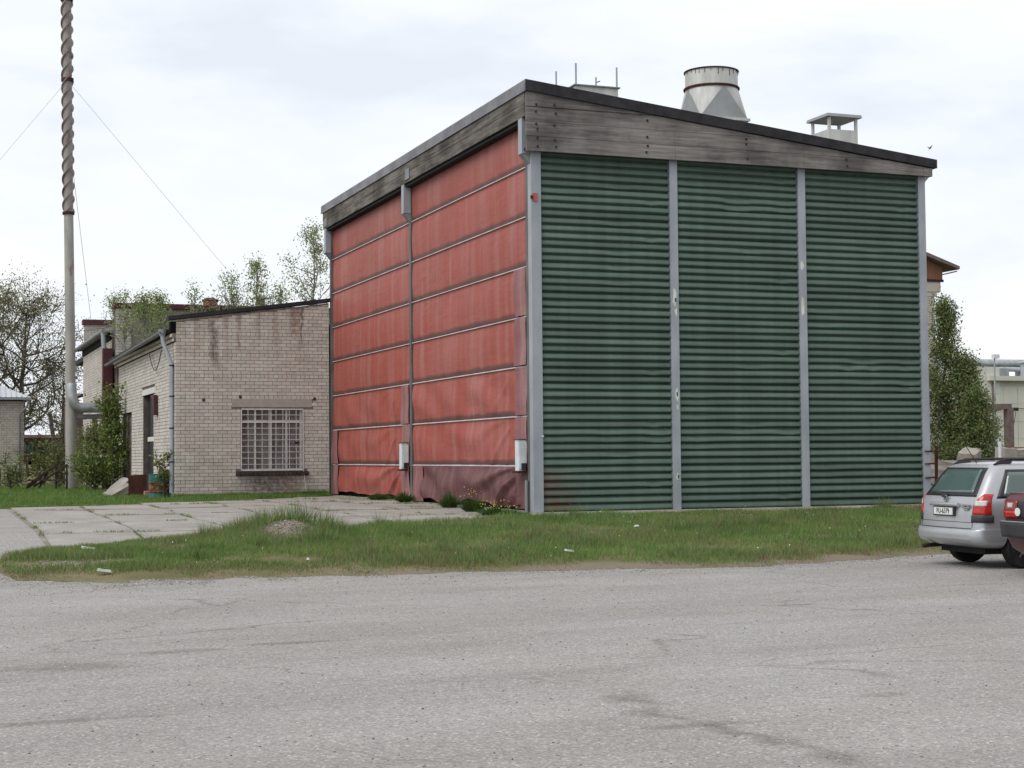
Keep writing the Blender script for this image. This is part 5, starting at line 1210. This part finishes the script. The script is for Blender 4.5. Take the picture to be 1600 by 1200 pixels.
def cut_wheels(obj, wheels, r_, wd):
    """boolean away the wheel arches, keep the result as mesh data"""
    cut = []
    for x in wheels:
        for sg in (1, -1):
            me = MB().lathe([(r_, -.20), (r_, .20)], (x, sg*(wd-.08), .30), 28, 'y').mesh('arch'); c = bpy.data.objects.new('arch', me); COL.objects.link(c); c.parent = obj.parent; cut.append(c)
            md = obj.modifiers.new('b', 'BOOLEAN'); md.operation = 'DIFFERENCE'; md.object = c; md.solver = 'EXACT'
    dg = bpy.context.evaluated_depsgraph_get(); me = bpy.data.meshes.new_from_object(obj.evaluated_get(dg)); obj.modifiers.clear(); obj.data = me
    for c in cut: bpy.data.objects.remove(c)
    me.polygons.foreach_set('use_smooth', [True]*len(me.polygons)); me.set_sharp_from_angle(angle=R(38))
def wheel(e_, x, y, sg, r_=.305):
    t = MB().lathe([(r_*.60, -.085), (r_*.93, -.095), (r_, -.07), (r_, .07), (r_*.93, .095), (r_*.60, .085)], (x, y, r_), 32, 'y').build('wheel', 'tyre', e_, True)
    MB().lathe([(r_*.60, -.05), (r_*.60, .05)], (x, y, r_), 28, 'y').build('rim', 'iron', t)
    for k in range(5):
        a = 2*math.pi*k/5+.3; MB().bar((x, y+sg*.07, r_), (x+math.cos(a)*r_*.58, y+sg*.06, r_+math.sin(a)*r_*.58), .05, .02).build('spoke', 'rim', t)
    return t
zs_all = [.29, .305, .32, .345, .37, .395, .42, .47, .52, .54, .555, .566, .575, .60, .68, .74, .80, .86, .92, .95, .98, 1.03, 1.08, 1.14, 1.20, 1.26, 1.34, 1.38, 1.42, 1.45, 1.475, 1.492, 1.504, 1.51]
tab = [(.29, .30, 4.25, .72, .16), (.32, .16, 4.40, .80, .18), (.37, .04, 4.47, .845, .20), (.42, .0, 4.49, .855, .20), (.52, .0, 4.49, .855, .20), (.555, .015, 4.48, .855, .19), (.575, .065, 4.44, .852, .16), (.80, .08, 4.28, .85, .15), (.92, .10, 3.75, .84, .14), (.98, .115, 3.25, .83, .14), (1.03, .14, 3.12, .815, .13), (1.34, .35, 2.55, .70, .13), (1.42, .42, 2.38, .655, .13), (1.45, .46, 2.30, .63, .14), (1.475, .51, 2.20, .59, .15), (1.492, .60, 2.1, .53, .16), (1.504, .75, 1.95, .42, .16), (1.51, .95, 1.75, .25, .12)]
wg = empty('estate_car', (2.57, -9.60, -.55), R(-6)); tag(wg, 'silver estate car with black roof rails parked on the grass edge', 'car')
car = Car(tab); body = car.shell(zs_all).build('body', 'silver', wg, 38); cut_wheels(body, (.87, 3.53), .345, .855)
for x in (.87, 3.53):
    for sg in (1, -1): wheel(wg, x, sg*.735, sg)
# tailgate glass: black border, then pane
rw = car.patch(lambda z: -(.71-.36*(z-1.0)), lambda z: .71-.36*(z-1.0), 1.02, 1.425, .006, 10, 20).build('rear_window', 'glassframe', wg, 'all')
car.patch(lambda z: -(.62-.36*(z-1.0)), lambda z: .62-.36*(z-1.0), 1.065, 1.395, .011, 8, 16, .004).build('pane', 'carglass', rw, 'all')
MB().tube([(.10, .08, 1.02), (.12, .1, 1.035), (.15, .45, 1.075)], .013, 6).build('wiper', 'ink', wg); MB().lathe([(.055, 0), (.05, .05)], (.12, .05, 1.0), 12).build('wiper_cap', 'plastic', wg)
for sg in (1, -1):
    q = car.patch(lambda z: sg*(.70+.10*max(0, (z-.9)/.15)), lambda z: sg*(.99-.05*max(0, (z-.8)/.25)), .765, 1.055, .012, 8, 14).build('tail_lamp', 'lamp_red', wg, 'all')
    car.patch(lambda z: sg*.725, lambda z: sg*.90, .89, .965, .017, 4, 8, .006).build('clear_lens', 'lamp_white', q, 'all')
    car.patch(lambda z: sg*.68, lambda z: sg*1.02, .66, .76, .013, 3, 14).build('lamp_trim', 'plastic', wg, 'all')
    for a, b, zt in ((.42, 1.35, 1.40), (1.42, 2.12, 1.41), (2.18, 2.75, 1.34)):
        f0 = lambda z, a=a: sg*car.a_of_x(z, a+(.0 if a > .6 else .6*(z-1.0))); f1 = lambda z, b=b: sg*car.a_of_x(z, b-(.75*(z-1.0) if b > 2.5 else 0))
        sw_ = car.patch(f0, f1, .995, zt, .006, 8, 8).build('side_window', 'glassframe', wg, 'all')
        g0 = lambda z, a=a: sg*car.a_of_x(z, a+.10+(.0 if a > .6 else .45*(z-1.0))); g1 = lambda z, b=b: sg*car.a_of_x(z, b-.05-(.75*(z-1.0) if b > 2.5 else 0))
        car.patch(g0, g1, .02+1.005, zt-.04, .010, 6, 8, .003).build('pane', 'carglass', sw_, 'all')
    MB().tube([(.62, sg*.55, 1.50), (.75, sg*.56, 1.545), (2.2, sg*.58, 1.555), (2.6, sg*.58, 1.46)], .02, 8).build('roof_rail', 'rail', wg, True)
    MB().hexa([(.55, sg*.55-.03, 1.48), (.82, sg*.55-.03, 1.49), (.82, sg*.55+.03, 1.485), (.55, sg*.55+.03, 1.47)], [(.66, sg*.555-.02, 1.54), (.84, sg*.555-.02, 1.55), (.84, sg*.555+.02, 1.55), (.66, sg*.555+.02, 1.54)]).build('rail_foot', 'rail', wg)
    for x in (1.38, 2.2): MB().box(x+.35, x+.5, sg*.862-.015, sg*.862+.01, .84, .87).build('door_handle', 'silver', wg)
    MB().hexa([(2.75, sg*.84, .98), (2.9, sg*.84, .98), (2.9, sg*1.0, .98), (2.75, sg*1.0, .98)], [(2.76, sg*.84, 1.1), (2.88, sg*.84, 1.1), (2.88, sg*.98, 1.1), (2.76, sg*.98, 1.1)]).build('mirror', 'silver', wg)
MB().tube([(.62, 0, 1.48), (.44, 0, 1.74)], .006, 5).build('aerial', 'ink', wg)
hd = MB().tube([(.07, .38, .90), (.06, .32, .905), (.06, -.32, .905), (.07, -.38, .90)], .03, 10).build('tailgate_handle', 'silver', wg, True)
pw_ = MB().box(.052, .09, -.29, .29, .735, .868).build('plate_recess', 'plastic', wg)
np_ = MB().box(.043, .051, -.26, .26, .755, .855).build('number_plate', 'plate', wg)
def text(body, size, name, mat, parent, loc, rot, sx=1):
    cu = bpy.data.curves.new(name, 'FONT'); cu.body = body; cu.size = size; cu.extrude = .002; cu.align_x = 'CENTER'; cu.align_y = 'CENTER'
    o = bpy.data.objects.new(name, cu); COL.objects.link(o); bpy.context.view_layer.update()
    me = bpy.data.meshes.new_from_object(o.evaluated_get(bpy.context.evaluated_depsgraph_get())); bpy.data.objects.remove(o)
    me.materials.clear(); o = link(name, me, mat, parent); o.location = loc; o.rotation_euler = rot; o.scale = (sx, 1, 1); return o
text('FU-6379', .105, 'plate_lettering', 'ink', np_, (.0405, 0, .804), (R(90), 0, R(-90)), .98)
# rear badge ring with a bolt through it, and a winged oval sticker
mb = MB(); P = [(.092, .045*math.cos(a), .985+.045*math.sin(a)) for a in np.linspace(0, 2*math.pi, 21)]; mb.tube(P, .007, 5, False); mb.bar((.092, .055, .975), (.092, -.055, .995), .012, .012); mb.build('badge', 'galv_dk', wg)
mb = MB()
for (c0, z0, w0, h0) in ((-.55, .90, .10, .010), (-.55, .865, .07, .012), (-.49, .875, .03, .018), (-.61, .875, .03, .018), (-.55, .835, .06, .007)): mb.hexa([(.086, c0+w0, z0-h0), (.086, c0-w0, z0-h0), (.13, c0-w0*.7, z0-h0), (.13, c0+w0*.7, z0-h0)], [(.088, c0+w0*.7, z0+h0), (.088, c0-w0*.7, z0+h0), (.13, c0-w0*.7, z0+h0), (.13, c0+w0*.7, z0+h0)])
mb.build('winged_sticker', 'galv_dk', wg)
for sg in (1, -1):
    car.patch(lambda z: sg*.690, lambda z: sg*.698, .58, .66, .003, 2, 2, .006).build('panel_gap', 'ink', wg)
    for x in (1.385, 2.15): car.patch(lambda z: sg*car.a_of_x(z, x), lambda z: sg*car.a_of_x(z, x+.008), .42, .99, .003, 6, 2, .006).build('panel_gap', 'ink', wg)
car.patch(lambda z: -.69, lambda z: .69, .655, .662, .003, 1, 16, .006).build('panel_gap', 'ink', wg)
car.patch(lambda z: -.69, lambda z: .69, .566, .573, .004, 1, 16, .006).build('panel_gap', 'ink', wg)
mb = MB().tube([(.05, .62, .27), (.7, .62, .30)], .03, 8); mb.build('exhaust', 'iron', wg)
MB().box(.35, 4.1, -.6, .6, .20, .32).build('underbody', 'tyre', wg)

zs2 = [.25, .30, .36, .42, .48, .54, .60, .66, .70, .73, .78, .86, .94, 1.0, 1.06, 1.10, 1.115, 1.125, 1.135, 1.2, 1.28, 1.36, 1.41, 1.435, 1.45]
tab2 = [(.25, .25, 4.1, .68, .14), (.36, .12, 4.3, .80, .16), (.48, .08, 4.36, .83, .15), (.60, .06, 4.36, .835, .14), (.70, .055, 4.34, .835, .13), (.86, .05, 4.30, .835, .12), (1.0, .06, 4.05, .82, .12), (1.06, .08, 3.3, .805, .12), (1.10, .11, 3.1, .79, .12), (1.115, .25, 3.05, .77, .12), (1.125, .62, 3.02, .75, .10), (1.135, .78, 3.0, .74, .10), (1.36, 1.22, 2.42, .60, .12), (1.41, 1.36, 2.28, .56, .13), (1.435, 1.5, 2.1, .48, .14), (1.45, 1.65, 1.95, .3, .12)]
sd_ = empty('saloon_car', (2.38, -11.95, -.55), 0); tag(sd_, 'dark red saloon car cut off by the right edge of the picture', 'car')
car2 = Car(tab2); body = car2.shell(zs2).build('body', 'darkred', sd_, 38); cut_wheels(body, (.95, 3.45), .34, .835)
for x in (.95, 3.45):
    for sg in (1, -1): wheel(sd_, x, sg*.715, sg, .30)
car2.patch(lambda z: -1.05, lambda z: 1.05, .52, .71, .075, 5, 30, .10).build('rear_bumper', 'plastic', sd_, 'all')
car2.patch(lambda z: -1.05, lambda z: 1.05, .712, .725, .06, 1, 30, .02).build('bumper_strip', 'galv', sd_, 'all')
for sg in (1, -1):
    q = car2.patch(lambda z: sg*.46, lambda z: sg*.93, .76, 1.0, .014, 6, 12).build('tail_lamp', 'lamp_dkred', sd_, 'all')
    car2.patch(lambda z: sg*.56, lambda z: sg*.68, .90, .965, .019, 3, 5, .006).build('clear_lens', 'lamp_white', q, 'all')
    car2.patch(lambda z: sg*.48, lambda z: sg*.78, .775, .86, .018, 3, 6, .006).build('lower_lens', 'lamp_red', q, 'all')
    for a, b in ((.95, 1.6), (1.66, 2.6)):
        car2.patch(lambda z, a=a: sg*car2.a_of_x(z, a+.35*(z-1.1)+(.4*(z-1.13) if a < 1 else 0)), lambda z, b=b: sg*car2.a_of_x(z, b-(.9*(z-1.1) if b > 2 else 0)), 1.14, 1.37, .006, 6, 8).build('side_window', 'carglass', sd_, 'all')
pn = car2.patch(lambda z: -.44, lambda z: .44, .76, .99, .012, 4, 10).build('rear_panel', 'plastic', sd_, 'all')
st_ = MB().lathe([(.055, 0), (.055, .006)], (0, 0, 0), 18, 'y').build('round_sticker', 'plate', sd_); st_.location = (.035, .42, .85); st_.rotation_euler = (0, 0, R(90))
car2.patch(lambda z: -.58+.3*(z-1.14), lambda z: .58-.3*(z-1.14), 1.15, 1.36, .006, 6, 12).build('rear_window', 'carglass', sd_, 'all')
MB().box(.4, 4.0, -.58, .58, .2, .3).build('underbody', 'tyre', sd_)

bd = empty('bird', (15.47, 8.54, 9.7)); bd.scale = (.45, .45, .45); tag(bd, 'small bird flying above the right end of the roof', 'bird')
MB().tube([(-.12, 0, -.05), (0, 0, 0), (.14, 0, .08)], [.01, .035, .012], 8).build('body', 'iron', bd, True)
for sg in (1, -1): MB().add([(-.03, 0, .01), (.05, 0, .03), (.02, sg*.20, .14), (.0, sg*.30, .16), (-.05, sg*.18, .12), (-.03, 0, .02), (.05, 0, .04), (.02, sg*.20, .15), (.0, sg*.30, .165), (-.05, sg*.18, .13)], [(0, 1, 2, 3, 4), (9, 8, 7, 6, 5)]+[(k, (k+1) % 5, 5+(k+1) % 5, 5+k) for k in range(5)]).build('wing', 'iron', bd)
